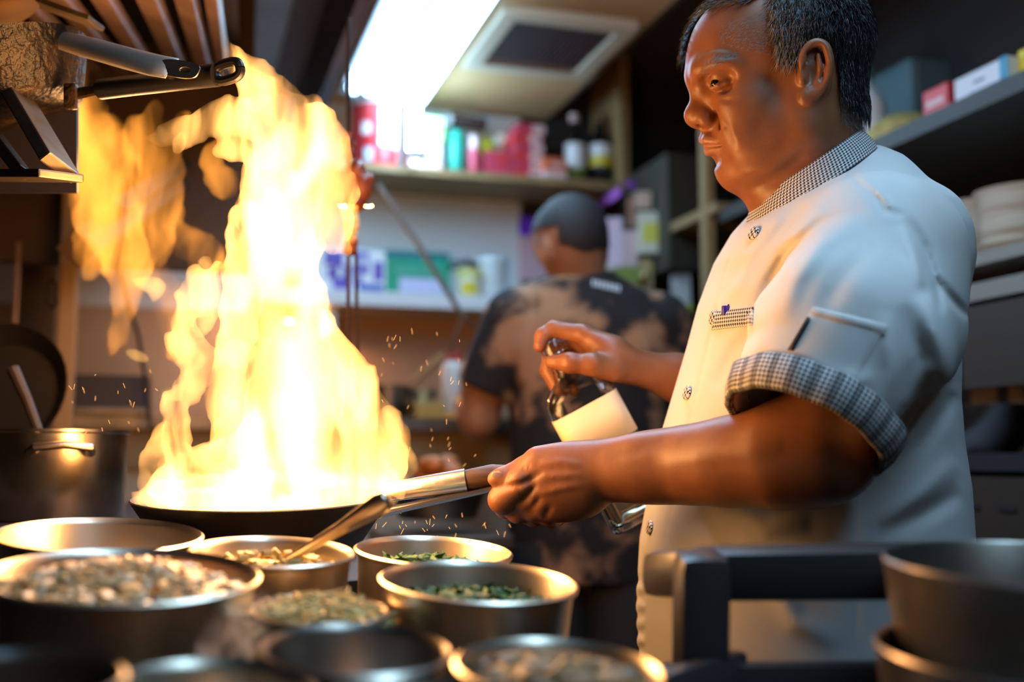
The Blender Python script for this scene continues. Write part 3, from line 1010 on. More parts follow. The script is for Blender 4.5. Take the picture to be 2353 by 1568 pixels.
# plates
PLATE = mat('cream_plate', (0.80, 0.76, 0.68), 0.25)
plate_prof = [(0.0003, 0.004), (0.048, 0.004), (0.084, 0.019), (0.087, 0.0185), (0.050, 0.0), (0.0003, 0.0)]
pm = MB().lathe(plate_prof, (0, 0, 0), None, 36).build('plate', PLATE, None)
pmesh = pm.data
bpy.data.objects.remove(pm)
Z2 = H0 + 0.352
words = ('bottom', 'second', 'third', 'fourth', 'fifth', 'sixth', 'seventh', 'eighth', 'ninth', 'top')
pA = onX(2215, 540, 1.40)
pB = onX(2345, 530, 1.40)
for nm, c, n, dz, tilt in (('far', pA, 6, 0.0190, 0.05), ('near', pB, 9, 0.0125, 0.02)):
    for i in range(n):
        o = bpy.data.objects.new('plate', pmesh)
        COL.objects.link(o)
        o.location = (1.42 + 0.004 * math.sin(i * 2.1), c.y + 0.004 * math.cos(i * 1.7), Z2 + i * dz)
        o.rotation_euler = (tilt * math.sin(i), tilt * math.cos(i * 1.3), 0)
        tag(o, '%s cream plate of the %s stack on the right shelf' % (words[i] if i < n - 1 else 'top', 'larger, farther' if nm == 'far' else 'nearer'), 'plate', 'plates on the right shelf')
# steel bowls and pots in the lower right
e = empty('steel_bowl', (1.40, onX(2262, 900, 1.40).y, H0 + 0.010), None, 'shiny steel bowl on the shelf right of the chef\'s back', 'bowl')
MB().lathe([(0.0003, 0.003), (0.045, 0.003), (0.085, 0.045), (0.100, 0.085), (0.104, 0.085), (0.089, 0.043), (0.047, 0.0), (0.0003, 0.0)], (0, 0, 0), None, 40).build('shell', STEEL, e, world=False)
for (px0, px1, lab) in ((2226, 2288, 'amber paper card leaning behind the steel bowl, farther of two'), (2312, 2370, 'amber paper card leaning behind the steel bowl, nearer of two')):
    xbox('paper_card', px0, px1, 822, 862, 1.56, 0.006, mat('amber_card', (0.50, 0.34, 0.16), 0.6), lab, 'card', H0 + 0.010)
e = empty('stock_pot', (1.42, onX(2330, 1170, 1.42).y, H0 - 0.29), None, 'tall steel stock pot on the lowest shelf at the right', 'pot')
MB().lathe([(0.0003, 0.003), (0.085, 0.003), (0.088, 0.25), (0.094, 0.25), (0.094, 0.245), (0.090, 0.0), (0.0003, 0.0)], (0, 0, 0), None, 40).build('body', STEEL, e, world=False)
for s_ in (-1, 1):
    MB().tube([(-0.02, 0.09 * s_, 0.2), (-0.02, 0.115 * s_, 0.2), (0.02, 0.115 * s_, 0.2), (0.02, 0.09 * s_, 0.2)], 0.005, 8).build('handle', STEEL, e, world=False)

# ------------------------------------------------------------------ made-up warm lamp under the white shelf, added to turn the wall orange
SHADE = mat('added_lamp_shade', (0.50, 0.26, 0.12), 0.35, 0.9)


def added_warm_lamp(px, Y, power, label):
    q = onY(px, 720, Y)
    z = ZW - 0.040
    e = empty('added_warm_lamp', (q.x, Y, z), None, label, 'lamp', 'added warm lamps under the white shelf')
    MB().lathe([(0.006, 0.0), (0.006, -0.012), (0.016, -0.016), (0.034, -0.040), (0.036, -0.040), (0.018, -0.014), (0.008, -0.008)], (0, 0, 0), None, 24).build('shade', SHADE, e, world=False)
    MB().lathe([(0.0003, -0.012), (0.010, -0.016), (0.014, -0.028), (0.009, -0.040), (0.0003, -0.043)], (0, 0, 0), None, 18).build('bulb', glow_mat('added_bulb_glow', (1.0, 0.50, 0.18), 25.0) if 'added_bulb_glow' not in MATS else MATS['added_bulb_glow'], e, world=False)
    l = bpy.data.lights.new('added_warm_lamp_light', 'POINT')
    l.energy = power
    l.color = (1.0, 0.46, 0.16)
    l.shadow_soft_size = 0.02
    o = bpy.data.objects.new('added_warm_lamp_light', l)
    o.location = (q.x, Y, z - 0.060)
    COL.objects.link(o)


added_warm_lamp(665, 3.12, 3.4, 'added copper lamp warming the wall under the white shelf, behind the tall flame')
# ================================================================== the chef
def skin_mat(name, col, col2):
    m = mat(name, col, 0.42, noise=1, col2=col2, nscale=45, bump=0.06, bscale=600, spec=0.45)
    b = m.node_tree.nodes['Principled BSDF']
    b.inputs['Subsurface Weight'].default_value = 0.15
    b.inputs['Subsurface Radius'].default_value = (0.010, 0.004, 0.002)
    b.inputs['Subsurface Scale'].default_value = 0.6
    return m


SKIN = skin_mat('skin_brown', (0.27, 0.104, 0.043), (0.21, 0.074, 0.030))
LIP = mat('lip_skin', (0.30, 0.125, 0.08), 0.38)
NAIL = mat('nail', (0.62, 0.36, 0.24), 0.25)
HAIR = mat('black_hair', (0.012, 0.012, 0.016), 0.34, spec=0.6)
HAIR_GREY = mat('grey_hair', (0.30, 0.30, 0.32), 0.38, spec=0.6)
WHITE_CLOTH = mat('white_cotton_drill', (0.63, 0.62, 0.60), 0.85, noise=1, col2=(0.57, 0.51, 0.43), nscale=9,
                  nsharp=(0.52, 0.85), bump=0.12, bscale=1400)
HOUND = houndstooth_mat('houndstooth_collar', (0.70, 0.68, 0.66), (0.014, 0.012, 0.016), 0.0040)
HOUND_CUFF = houndstooth_mat('houndstooth_cuff', (0.70, 0.68, 0.66), (0.014, 0.012, 0.016), 0.0040, stripe=0.017)
BUTTON_MAT = houndstooth_mat('houndstooth_button', (0.75, 0.72, 0.70), (0.008, 0.008, 0.010), 0.0048)


def H(px, py, l=0.0):
    return K(px, py, 1.17 - l)


ta = math.radians(20)
HEAD_R = np.array([[-math.cos(ta), -math.sin(ta), 0], [-math.sin(ta), math.cos(ta), 0], [0, 0, 1.0]])


def spline(pts, n=4):
    p = np.array(pts, float)
    p = np.concatenate([[2 * p[0] - p[1]], p, [2 * p[-1] - p[-2]]])
    out = []
    for i in range(1, len(p) - 2):
        for t in np.arange(n) / n:
            a, b, c, d = p[i - 1:i + 3]
            out.append(0.5 * (2 * b + (c - a) * t + (2 * a - 5 * b + 4 * c - d) * t * t + (3 * b - a - 3 * c + d) * t ** 3))
    out.append(p[-2])
    return np.array(out)


def polydist(PX, PY, poly):
    d = None
    L = np.cumsum([0] + [math.hypot(b[0] - a[0], b[1] - a[1]) for a, b in zip(poly[:-1], poly[1:])])
    for i, ((x1, y1), (x2, y2)) in enumerate(zip(poly[:-1], poly[1:])):
        vx, vy = x2 - x1, y2 - y1
        t = np.clip(((PX - x1) * vx + (PY - y1) * vy) / (vx * vx + vy * vy), 0, 1)
        q = (PX - x1 - t * vx) ** 2 + (PY - y1 - t * vy) ** 2
        ss = (L[i] + t * (L[i + 1] - L[i])) / L[-1]
        if d is None:
            d, w = q, ss
        else:
            w = np.where(q < d, ss, w)
            d = np.minimum(d, q)
    return np.sqrt(d), np.maximum(np.sin(np.pi * np.clip(w, 0.0, 1.0)), 0.0) ** 0.7


def fold(f, poly, amp, w, zmin=-1.16):
    """a soft ridge (+) or crease (-) along a measured line on the side that faces the viewer"""
    p = np.array(poly, float)
    pad = w * 2.6
    x0, x1 = p[:, 0].min() - pad, p[:, 0].max() + pad
    y0, y1 = p[:, 1].min() - pad, p[:, 1].max() + pad
    lo = (min((x0 - 1176.5) * 0.90, (x0 - 1176.5) * 1.26) / FPX, min(-(y1 - 784) * 0.90, -(y1 - 784) * 1.26) / FPX, zmin)
    hi = (max((x1 - 1176.5) * 0.90, (x1 - 1176.5) * 1.26) / FPX, max(-(y0 - 784) * 0.90, -(y0 - 784) * 1.26) / FPX, -0.88)

    def fn(X, Y, Z):
        PX = X / -Z * FPX + 1176.5
        PY = 784 - Y / -Z * FPX
        dd, tp = polydist(PX, PY, poly)
        return amp * tp * np.exp(-(dd / w) ** 2) * np.clip((Z - zmin) / 0.02, 0, 1)
    f.op(fn, lo, hi, 0.0, 'off', pad=0.0)


def build_chef_body():
    f = Field(seg_axis((-0.055, 0.180, 0.0021), (0.180, 0.400, 0.00135), (0.400, 0.540, 0.0045)),
              seg_axis((-0.70, -0.24, 0.010), (-0.24, 0.06, 0.0021), (0.06, 0.150, 0.004), (0.150, 0.405, 0.00135)),
              seg_axis((-1.50, -1.37, 0.005), (-1.37, -1.275, 0.0024), (-1.275, -1.060, 0.0015), (-1.060, -0.890, 0.0028)))
    # --- cranium, face, neck
    f.ell(H(1795, 112), (0.0915, 0.079, 0.0745), HEAD_R, 0.0)
    f.ell(H(1706, 140), (0.0540, 0.058, 0.060), HEAD_R, 0.03)
    f.ell(H(1764, 280), (0.050, 0.062, 0.0575), HEAD_R, 0.03)
    f.cone(H(1668, 168), H(1744, 312), 0.0340, 0.0300, 0.020)
    for s in (1, -1):
        f.cone(H(1708, 190, 0.026 * s), H(1752, 330, 0.018 * s), 0.030, 0.024, 0.015)
        f.ell(H(1718, 236, 0.041 * s), (0.026, 0.017, 0.0175), HEAD_R, 0.02)     # cheek bone
        f.cone(H(1697, 380, 0.008 * s), H(1850, 300, 0.050 * s), 0.0165, 0.019, 0.03)   # jaw
        f.cone(H(1850, 300, 0.050 * s), H(1865, 190, 0.060 * s), 0.018, 0.016, 0.03)
        f.ell(H(1755, 325, 0.036 * s), (0.036, 0.030, 0.020), None, 0.02)        # cheek
        f.ell(H(1718, 310, 0.026 * s), (0.022, 0.022, 0.016), HEAD_R, 0.02)
        f.ell(H(1738, 275, 0.036 * s), (0.030, 0.036, 0.0205), HEAD_R, 0.02)
    f.ell(H(1694, 386), (0.0180, 0.0165, 0.021), None, 0.010)                     # chin
    f.ell(H(1752, 398), (0.036, 0.023, 0.034), None, 0.025)                       # under the chin
    f.cone(H(1864, 262), H(1862, 440), 0.0525, 0.0545, 0.03)                       # neck
    f.cone(H(1812, 370), H(1850, 500), 0.036, 0.045, 0.03)
    # --- brow, nose, mouth
    for s in (1, -1):
        f.chain([H(1604, 178, 0.005 * s), H(1618, 160, 0.026 * s), H(1656, 145, 0.047 * s), H(1690, 152, 0.054 * s)], [0.0085, 0.0090, 0.0085, 0.006], 0.014)
        f.ell(H(1626, 194, 0.029 * s), (0.0070, 0.0070, 0.0095), HEAD_R, 0.014, 'sub')
        f.ell(H(1655, 186, 0.0540 * s), (0.0130, 0.0075, 0.0070), HEAD_R, 0.010, 'sub')
        f.ell(H(1662, 177, 0.0325 * s), (0.0165, 0.0100, 0.0164), HEAD_R, 0.004)  # lids over the eyeball
    f.cone(H(1613, 196), H(1603, 256), 0.0090, 0.0105, 0.010)
    f.cone(H(1632, 215), H(1628, 262), 0.0110, 0.0150, 0.010)
    f.ell(H(1600, 267), (0.0128, 0.0122, 0.0130), None, 0.008)
    f.cone(H(1622, 272), H(1642, 296), 0.012, 0.010, 0.008)
    for s in (1, -1):
        f.ell(H(1625, 272, 0.0140 * s), (0.0108, 0.0100, 0.0078), HEAD_R, 0.004)
        f.cone(H(1606, 296, 0.0065 * s), H(1622, 280, 0.0085 * s), 0.0040, 0.0034, 0.003, 'sub')
        f.chain([H(1650, 262, 0.0225 * s), H(1664, 290, 0.0290 * s), H(1680, 322, 0.0335 * s)], [0.0012] * 3, 0.010, 'sub')   # smile fold
    f.ell(H(1668, 334), (0.0240, 0.023, 0.028), HEAD_R, 0.012)
    for s in (1, -1):
        f.chain([H(1621, 322), H(1628, 323, 0.010 * s), H(1660, 330, 0.0250 * s)], [0.0062, 0.0060, 0.0024], 0.005)
        f.chain([H(1640, 351), H(1645, 349, 0.010 * s), H(1664, 341, 0.0240 * s)], [0.0072, 0.0068, 0.0024], 0.005)
        f.chain([H(1610, 335), H(1626, 336, 0.014 * s), H(1664, 334, 0.0290 * s)], [0.0020, 0.0018, 0.0008], 0.003, 'sub')
    f.cone(H(1640, 370, -0.013), H(1640, 370, 0.013), 0.0045, 0.0045, 0.012, 'sub')
    # lid slit and crease
    for s in (1, -1):
        f.chain([H(1635, 202, 0.0370 * s), H(1651, 200, 0.0435 * s), H(1669, 194, 0.0462 * s), H(1690, 179, 0.0460 * s)], [0.0028, 0.0034, 0.0034, 0.0026], 0.004)
        f.chain([H(1632, 171, 0.0400 * s), H(1658, 160, 0.0455 * s), H(1684, 161, 0.0460 * s)], [0.0008, 0.0012, 0.0010], 0.004, 'sub')
        f.chain([H(1642, 208, 0.0440 * s), H(1668, 206, 0.0480 * s), H(1694, 190, 0.0490 * s)], [0.0010, 0.0012, 0.001], 0.006, 'sub')
    # --- ears
    for s in (1, -1):
        z = 0.0715
        f.ell(H(1872, 160, z * s), (0.0160, 0.0295, 0.0055), [[0.97, 0.2, 0.18 * s], [-0.2, 0.98, 0.0], [-0.18 * s, 0, 0.98]], 0.004)
        out = [(1844, 165, 0.078), (1843, 135, 0.080), (1856, 108, 0.081), (1877, 98, 0.082), (1897, 108, 0.084), (1906, 138, 0.085),
               (1903, 172, 0.084), (1891, 200, 0.081), (1872, 217, 0.078)]
        sp = spline(out, 4)
        f.chain([H(a, b, c * s) for a, b, c in sp], list(np.interp(np.linspace(0, 8, len(sp)), range(9), [0.0030, 0.0032, 0.0034, 0.0036, 0.0037, 0.0037, 0.0036, 0.0033, 0.0040])), 0.003)
        f.ell(H(1857, 222, 0.0765 * s), (0.0085, 0.0085, 0.0048), None, 0.005)
        f.chain([H(1880, 125, 0.0800 * s), H(1886, 155, 0.0815 * s), H(1877, 190, 0.0795 * s), H(1862, 200, 0.0780 * s)], [0.0024, 0.0030, 0.0030, 0.0026], 0.003)
        f.ell(H(1863, 170, 0.0830 * s), (0.0080, 0.0125, 0.0075), None, 0.003, 'sub')
        f.chain([H(1858, 122, 0.0820 * s), H(1884, 112, 0.0840 * s), H(1894, 145, 0.0860 * s), H(1889, 180, 0.084 * s)], [0.0022] * 4, 0.003, 'sub')
        f.ell(H(1843, 180, 0.0755 * s), (0.0046, 0.0072, 0.0050), None, 0.004)
    # creases and ridges of an older face
    for poly, amp, w in (([(1636, 246), (1650, 262), (1648, 284), (1636, 296)], -0.0011, 5), ([(1654, 264), (1674, 298), (1684, 334)], -0.0013, 7),
                         ([(1670, 290), (1694, 320), (1700, 350)], 0.0012, 12), ([(1618, 336), (1645, 337), (1668, 330)], -0.0020, 3.6),
                         ([(1640, 368), (1656, 374), (1668, 368)], -0.0014, 6),
                         ([(1642, 210), (1666, 212), (1692, 198)], -0.0012, 4), ([(1650, 226), (1676, 232), (1700, 222)], -0.0012, 6),
                                                  ([(1610, 164), (1645, 144), (1692, 140)], 0.0022, 9), ([(1722, 250), (1744, 295), (1750, 345)], -0.0016, 30),
                         ([(1690, 412), (1765, 388), (1845, 325)], 0.0022, 15), ([(1715, 436), (1790, 412), (1855, 355)], -0.0030, 16),
                         ([(1608, 120), (1640, 112), (1690, 112)], -0.0008, 4), ([(1606, 140), (1640, 130), (1686, 130)], -0.0008, 4),
                         ([(1760, 130), (1775, 200), (1800, 250)], -0.0010, 26)):
        fold(f, poly, amp, w, -1.150)
    # --- torso and legs under the clothes
    f.ell(K(1880, 760, 1.2), (0.115, 0.16, 0.135), None, 0.0)
    f.ell(K(1850, 1150, 1.2), (0.125, 0.20, 0.135), None, 0.05)
    f.cone(K(1880, 500, 1.17), K(1890, 640, 1.19), 0.050, 0.09, 0.04)
    f.cone(K(1850, 1300, 1.13), K(1850, 2050, 1.13), 0.085, 0.07, 0.02)
    f.cone(K(1850, 1300, 1.27), K(1850, 2050, 1.27), 0.085, 0.07, 0.02)
    # --- near (left) arm
    f.cone(K(1960, 560, 1.12), K(2030, 620, 1.055), 0.06, 0.058, 0.03)
    f.chain([K(2030, 620, 1.055), K(1965, 860, 0.99), K(1888, 1036, 0.972)], [0.056, 0.050, 0.0430], 0.02)
    f.chain([K(1888, 1036, 0.972), K(1780, 1050, 0.990), K(1660, 1063, 1.020), K(1560, 1070, 1.052), K(1470, 1076, 1.066), K(1390, 1081, 1.078)],
            [0.0415, 0.0405, 0.0345, 0.0300, 0.0268, 0.0250], 0.03)
    # hand: knuckles to the left, thumb on top, fingers closing round the handle behind
    L = lambda x, y, d: K(x, y, d)
    f.cone(L(1395, 1082, 1.080), L(1335, 1092, 1.084), 0.0245, 0.0255, 0.02)
    f.cone(L(1340, 1072, 1.088), L(1236, 1062, 1.088), 0.0205, 0.0145, 0.02)      # metacarpals
    f.cone(L(1335, 1095, 1.082), L(1222, 1096, 1.080), 0.021, 0.0140, 0.015)
    f.cone(L(1338, 1118, 1.082), L(1232, 1134, 1.082), 0.021, 0.0140, 0.015)
    f.cone(L(1342, 1135, 1.085), L(1254, 1162, 1.090), 0.0200, 0.0135, 0.015)
    f.ell(L(1292, 1112, 1.086), (0.038, 0.034, 0.020), None, 0.02)
    fing = [[(1236, 1066, 1.084), (1196, 1110, 1.076), (1154, 1148, 1.084), (1162, 1166, 1.116), (1195, 1150, 1.140)],
            [(1222, 1098, 1.080), (1204, 1146, 1.084), (1190, 1176, 1.100), (1206, 1180, 1.128), (1225, 1160, 1.143)],
            [(1232, 1136, 1.082), (1226, 1168, 1.088), (1226, 1186, 1.108), (1243, 1186, 1.134), (1260, 1166, 1.146)],
            [(1254, 1162, 1.090), (1258, 1184, 1.098), (1268, 1192, 1.114), (1282, 1188, 1.136), (1292, 1172, 1.146)]]
    rad = [[0.0130, 0.0140, 0.0140, 0.0115, 0.0095], [0.0130, 0.0122, 0.0118, 0.0105, 0.0095],
           [0.0128, 0.0115, 0.0110, 0.0100, 0.0090], [0.0122, 0.0105, 0.0098, 0.0090, 0.0082]]
    for p, r in zip(fing, rad):
        f.chain([L(*q) for q in p], r, 0.0035)
    f.chain([L(1330, 1058, 1.104), L(1262, 1056, 1.104), L(1204, 1076, 1.092), L(1150, 1098, 1.082), L(1136, 1101, 1.081)],
            [0.0195, 0.0140, 0.0112, 0.0092, 0.0072], 0.004)
    for poly, amp, w in (([(1250, 1086), (1200, 1112), (1140, 1124)], -0.0040, 7), ([(1236, 1108), (1208, 1146), (1186, 1168)], -0.0036, 6),
                         ([(1244, 1140), (1226, 1164), (1214, 1186)], -0.0034, 6), ([(1268, 1160), (1256, 1180), (1250, 1198)], -0.003, 6),
                         ([(1340, 1070), (1290, 1062), (1238, 1064)], 0.0022, 9), ([(1340, 1092), (1280, 1094), (1224, 1098)], 0.0020, 8),
                         ([(1340, 1115), (1290, 1122), (1236, 1136)], 0.0018, 8), ([(1206, 1062), (1204, 1076), (1208, 1090)], -0.0014, 3.5),
                         ([(1216, 1060), (1214, 1074), (1217, 1086)], -0.0012, 3.5), ([(1188, 1116), (1196, 1132), (1200, 1146)], -0.0012, 3.5),
                         ([(1550, 1010), (1450, 1040), (1390, 1050)], -0.0015, 14), ([(1800, 1030), (1650, 1040), (1500, 1060)], 0.0022, 24)):
        fold(f, poly, amp, w, -1.085)
    # --- far (right) arm and hand on the bottle neck
    f.chain([K(1930, 600, 1.34), K(1800, 800, 1.40), K(1700, 915, 1.36)], [0.052, 0.046, 0.034], 0.02)
    f.chain([K(1700, 915, 1.36), K(1560, 870, 1.33), K(1432, 836, 1.305)], [0.036, 0.0265, 0.0200], 0.02)
    f.cone(K(1432, 836, 1.305), K(1395, 822, 1.302), 0.020, 0.022, 0.015)
    f.cone(K(1405, 808, 1.303), K(1338, 768, 1.308), 0.0170, 0.0115, 0.015)
    f.cone(K(1405, 815, 1.310), K(1330, 786, 1.328), 0.0170, 0.0110, 0.015)
    f.cone(K(1405, 825, 1.315), K(1338, 805, 1.343), 0.0160, 0.0110, 0.015)
    f.cone(K(1405, 838, 1.315), K(1352, 828, 1.350), 0.0150, 0.0100, 0.015)
    for p, r in zip([[(1338, 768, 1.308), (1274, 757, 1.312), (1247, 772, 1.308), (1240, 796, 1.302)],
                     [(1330, 786, 1.328), (1268, 806, 1.333), (1259, 852, 1.330), (1282, 898, 1.318)],
                     [(1338, 805, 1.343), (1292, 830, 1.350), (1284, 872, 1.346), (1296, 900, 1.334)],
                     [(1352, 828, 1.350), (1316, 850, 1.360), (1310, 884, 1.356), (1320, 902, 1.346)]],
                    [[.0115, .0100, .0090, .0078], [.0110, .0102, .0095, .0080], [.0110, .0098, .009, .0078], [.010, .0088, .008, .007]]):
        f.chain([L(*q) for q in p], r, 0.0045)
    f.chain([L(1408, 848, 1.288), L(1360, 838, 1.276), L(1308, 834, 1.274), L(1268, 832, 1.283)], [0.0165, 0.0125, 0.0108, 0.0085], 0.008)
    return f


def point_in_poly(x, y, poly):
    ins = np.zeros(len(x), bool)
    n = len(poly)
    for i in range(n):
        x1, y1 = poly[i]
        x2, y2 = poly[(i + 1) % n]
        c = ((y1 > y) != (y2 > y)) & (x < (x2 - x1) * (y - y1) / ((y2 - y1) + 1e-9) + x1)
        ins ^= c
    return ins


def strands(V, Nrm, pick, flow, length, width, lift, rng, n, jitter=0.25):
    """short tapered 3-sided hairs rooted on picked points"""
    idx = rng.choice(pick, n)
    verts, faces = [], []
    R = V[idx] + rng.normal(0, 0.0006, (n, 3))
    Nn = Nrm[idx]
    F = flow(R) + rng.normal(0, jitter, (n, 3))
    F -= (F * Nn).sum(1)[:, None] * Nn
    F /= np.linalg.norm(F, axis=1)[:, None] + 1e-9
    Ls = length * rng.uniform(0.6, 1.25, n)
    S = np.cross(F, Nn)
    up = rng.uniform(0.6, 1.4, n)[:, None] * lift
    P0 = R - Nn * 0.0006
    P1 = R + Nn * up * 0.7 + F * (Ls * 0.45)[:, None]
    P2 = R + Nn * up * 0.9 + F * Ls[:, None]
    out = np.empty((n, 7, 3))
    out[:, 0] = P0 - S * width
    out[:, 1] = P0 + S * width
    out[:, 2] = P0 + Nn * width
    out[:, 3] = P1 - S * width * 0.8
    out[:, 4] = P1 + S * width * 0.8
    out[:, 5] = P1 + Nn * width * 0.8
    out[:, 6] = P2
    base = np.array([[0, 1, 4], [0, 4, 3], [1, 2, 5], [1, 5, 4], [2, 0, 3], [2, 3, 5], [3, 4, 6], [4, 5, 6], [5, 3, 6]])
    Fc = (base[None] + (np.arange(n) * 7)[:, None, None]).reshape(-1, 3)
    return out.reshape(-1, 3), Fc


def vert_normals(V, Q):
    a = V[Q[:, 1]] - V[Q[:, 0]]
    b = V[Q[:, 3]] - V[Q[:, 0]]
    n = np.cross(a, b)
    N = np.zeros_like(V)
    for i in range(4):
        for j in range(3):
            N[:, j] += np.bincount(Q[:, i], n[:, j], len(V))
    return N / (np.linalg.norm(N, axis=1)[:, None] + 1e-12)


fb = build_chef_body()
VB, QB = fb.mesh()
VB = laplace(VB, QB, 2)
del fb
NB = vert_normals(VB, QB)
chef_me = np_mesh('person', k2w(VB), QB, SKIN)
chef = bpy.data.objects.new('person', chef_me)
COL.objects.link(chef)
tag(chef, 'man in white short-sleeved chef jacket holding a flaming pan and a bottle', 'person')
chef_bvh = BVHTree.FromPolygons([Vector(v) for v in k2w(VB).tolist()], QB.tolist())

# --- hair
lat = VB[:, 2] + 1.17
dep = 1.17 - np.abs(lat)
pxo = VB[:, 0] / dep * FPX + 1176.5
pyo = 784 - VB[:, 1] / dep * FPX
head_zone = (pyo < 300) & (pxo > 1540)
HAIRPOLY = [(1766, -90), (1770, 30), (1774, 90), (1786, 136), (1830, 147), (1842, 122), (1846, 100), (1868, 86), (1902, 88), (1916, 120),
            (1921, 180), (1924, 222), (1946, 250), (1960, 262), (2030, 262), (2060, 100), (2000, -90)]
FORE = [(1578, 60), (1590, 44), (1622, 22), (1690, 8), (1768, 12), (1768, -90), (1560, -90)]
THIN = [(1650, 62), (1770, 20), (1776, 128), (1700, 118), (1650, 100)]
m_hair = point_in_poly(pxo, pyo, HAIRPOLY) & head_zone & (np.abs(lat) < 0.0775)
m_fore = head_zone & (np.abs(lat) < 0.060) & (point_in_poly(pxo, pyo, FORE) | (point_in_poly(pxo, pyo, [(1560, 100), (1600, 100), (1650, 40), (1600, -30)]) & (lat < -0.004)))
m_thin = point_in_poly(pxo, pyo, THIN) & head_zone & (np.abs(lat) > 0.02)
both = m_hair | m_fore
fm = both[QB].all(1)
used = np.unique(QB[fm])
remap = np.full(len(VB), -1)
remap[used] = np.arange(len(used))
off = np.where(m_hair[used], 0.0050, 0.0022)[:, None]
capV = VB[used] + NB[used] * off
capQ = remap[QB[fm]]
capV = laplace(capV, capQ, 6)
rng = np.random.default_rng(4)
crown = H(1880, -10)


def flow_hair(Rp):
    d = Rp - crown
    g = np.zeros_like(d)
    g[:, 1] = -1.0
    back = np.where(d[:, :1] > -0.02, 1.0, 0.0)
    return d / (np.linalg.norm(d, axis=1)[:, None] + 1e-6) * 0.5 + g * 0.8


def flow_fore(Rp):
    g = np.zeros_like(Rp)
    g[:, 0] = -1.0
    g[:, 1] = -0.25
    return g


capN = vert_normals(capV, capQ)
ch = np.arange(len(used))[m_hair[used]]
cf = np.arange(len(used))[m_fore[used] & ~m_hair[used]]
parts_b = [strands(capV, capN, ch, flow_hair, 0.020, 0.00042, 0.0030, rng, 9000), strands(capV, capN, cf, flow_fore, 0.026, 0.00038, 0.004, rng, 1500, 0.3)]
vs = [capV]
tri = np.concatenate([capQ[:, [0, 1, 2]], capQ[:, [0, 2, 3]]])
fs = [tri]
n0 = len(capV)
for v_, f_ in parts_b:
    vs.append(v_)
    fs.append(f_ + n0)
    n0 += len(v_)
hair_me = np_mesh('hair', k2w(np.concatenate(vs)), np.concatenate(fs), HAIR)
hair = bpy.data.objects.new('hair', hair_me)
COL.objects.link(hair)
adopt(hair, chef)
hair['label'] = 'short black hair, receding at the temple'
# greying strands at the temple, over the ear and at the nape
side = np.arange(len(used))[m_hair[used] & (pxo[used] < 1850) & (np.abs(lat[used]) > 0.045)]
nape = np.arange(len(VB))[point_in_poly(pxo, pyo, [(1925, 200), (1955, 215), (1990, 300), (1950, 300), (1930, 260)]) & (lat > -0.06) & (np.abs(lat) < 0.076)]
thin = np.arange(len(VB))[m_thin]
g = [strands(capV, capN, side, flow_hair, 0.017, 0.00026, 0.0036, rng, 1500),
     strands(capV, capN, ch, flow_hair, 0.016, 0.00020, 0.0038, rng, 900),
     strands(VB, NB, nape, flow_hair, 0.012, 0.00014, 0.003, rng, 380, 0.6),
     strands(VB, NB, thin, lambda Rp: -flow_fore(Rp), 0.006, 0.00012, 0.0008, rng, 1500, 0.25)]
br = np.arange(len(VB))[point_in_poly(pxo, pyo, [(1606, 160), (1640, 134), (1686, 122), (1692, 132), (1644, 149), (1612, 170)]) & (np.abs(lat) > 0.008) & (pxo < 1700)]
g.append(strands(VB, NB, br, lambda Rp: -flow_fore(Rp), 0.007, 0.00011, 0.0010, rng, 500, 0.25))
vs, fs, n0 = [], [], 0
for v_, f_ in g:
    vs.append(v_)
    fs.append(f_ + n0)
    n0 += len(v_)
gh = bpy.data.objects.new('grey_hair', np_mesh('grey_hair', k2w(np.concatenate(vs)), np.concatenate(fs), HAIR_GREY))
COL.objects.link(gh)
adopt(gh, chef)
gh['label'] = 'fine grey hairs at temple, brow and nape'


def ball(name, c, r, material, parent, squash=(1, 1, 1), rot=None):
    b = MB()
    n = 18
    prof = [(max(r * math.sin(math.pi * i / 12), 1e-5), -r * math.cos(math.pi * i / 12)) for i in range(13)]
    b.lathe(prof, (0, 0, 0), None, n)
    S = np.array(b.v) * np.array(squash)
    Rm = np.array(rot) if rot is not None else np.eye(3)
    b.v = [tuple(k2w((Rm @ s_) + np.asarray(c))) for s_ in S]
    return b.build(name, material, parent)


EYE = mat('eyeball', (0.30, 0.25, 0.22), 0.12)
IRIS = mat('dark_iris', (0.01, 0.006, 0.004), 0.06)
for s in (1, -1):
    e = ball('eye', H(1661, 186, 0.0318 * s), 0.0142, EYE, chef)
    i_ = ball('iris', H(1648, 192, 0.0392 * s), 0.0068, IRIS, e)
# lips: thin skins over the lip rolls
lipsel = point_in_poly(pxo, pyo, [(1600, 314), (1630, 312), (1666, 329), (1668, 338), (1650, 362), (1622, 364), (1612, 340)]) & (np.abs(lat) < 0.027) & (pxo < 1664)
chef_me.materials.append(LIP)
mi = np.zeros(len(QB), np.int32)
mi[lipsel[QB].all(1)] = 1
if len(chef_me.polygons) == len(QB):
    chef_me.polygons.foreach_set('material_index', mi)
# thumb nail on the near hand
nr = np.array([[0.92, -0.30, -0.2], [0.33, 0.93, 0.1], [0.1, -0.2, 0.97]])
ball('thumb_nail', K(1146, 1095, 1.0745), 0.0080, NAIL, chef, (1.0, 0.60, 0.22), nr.T)

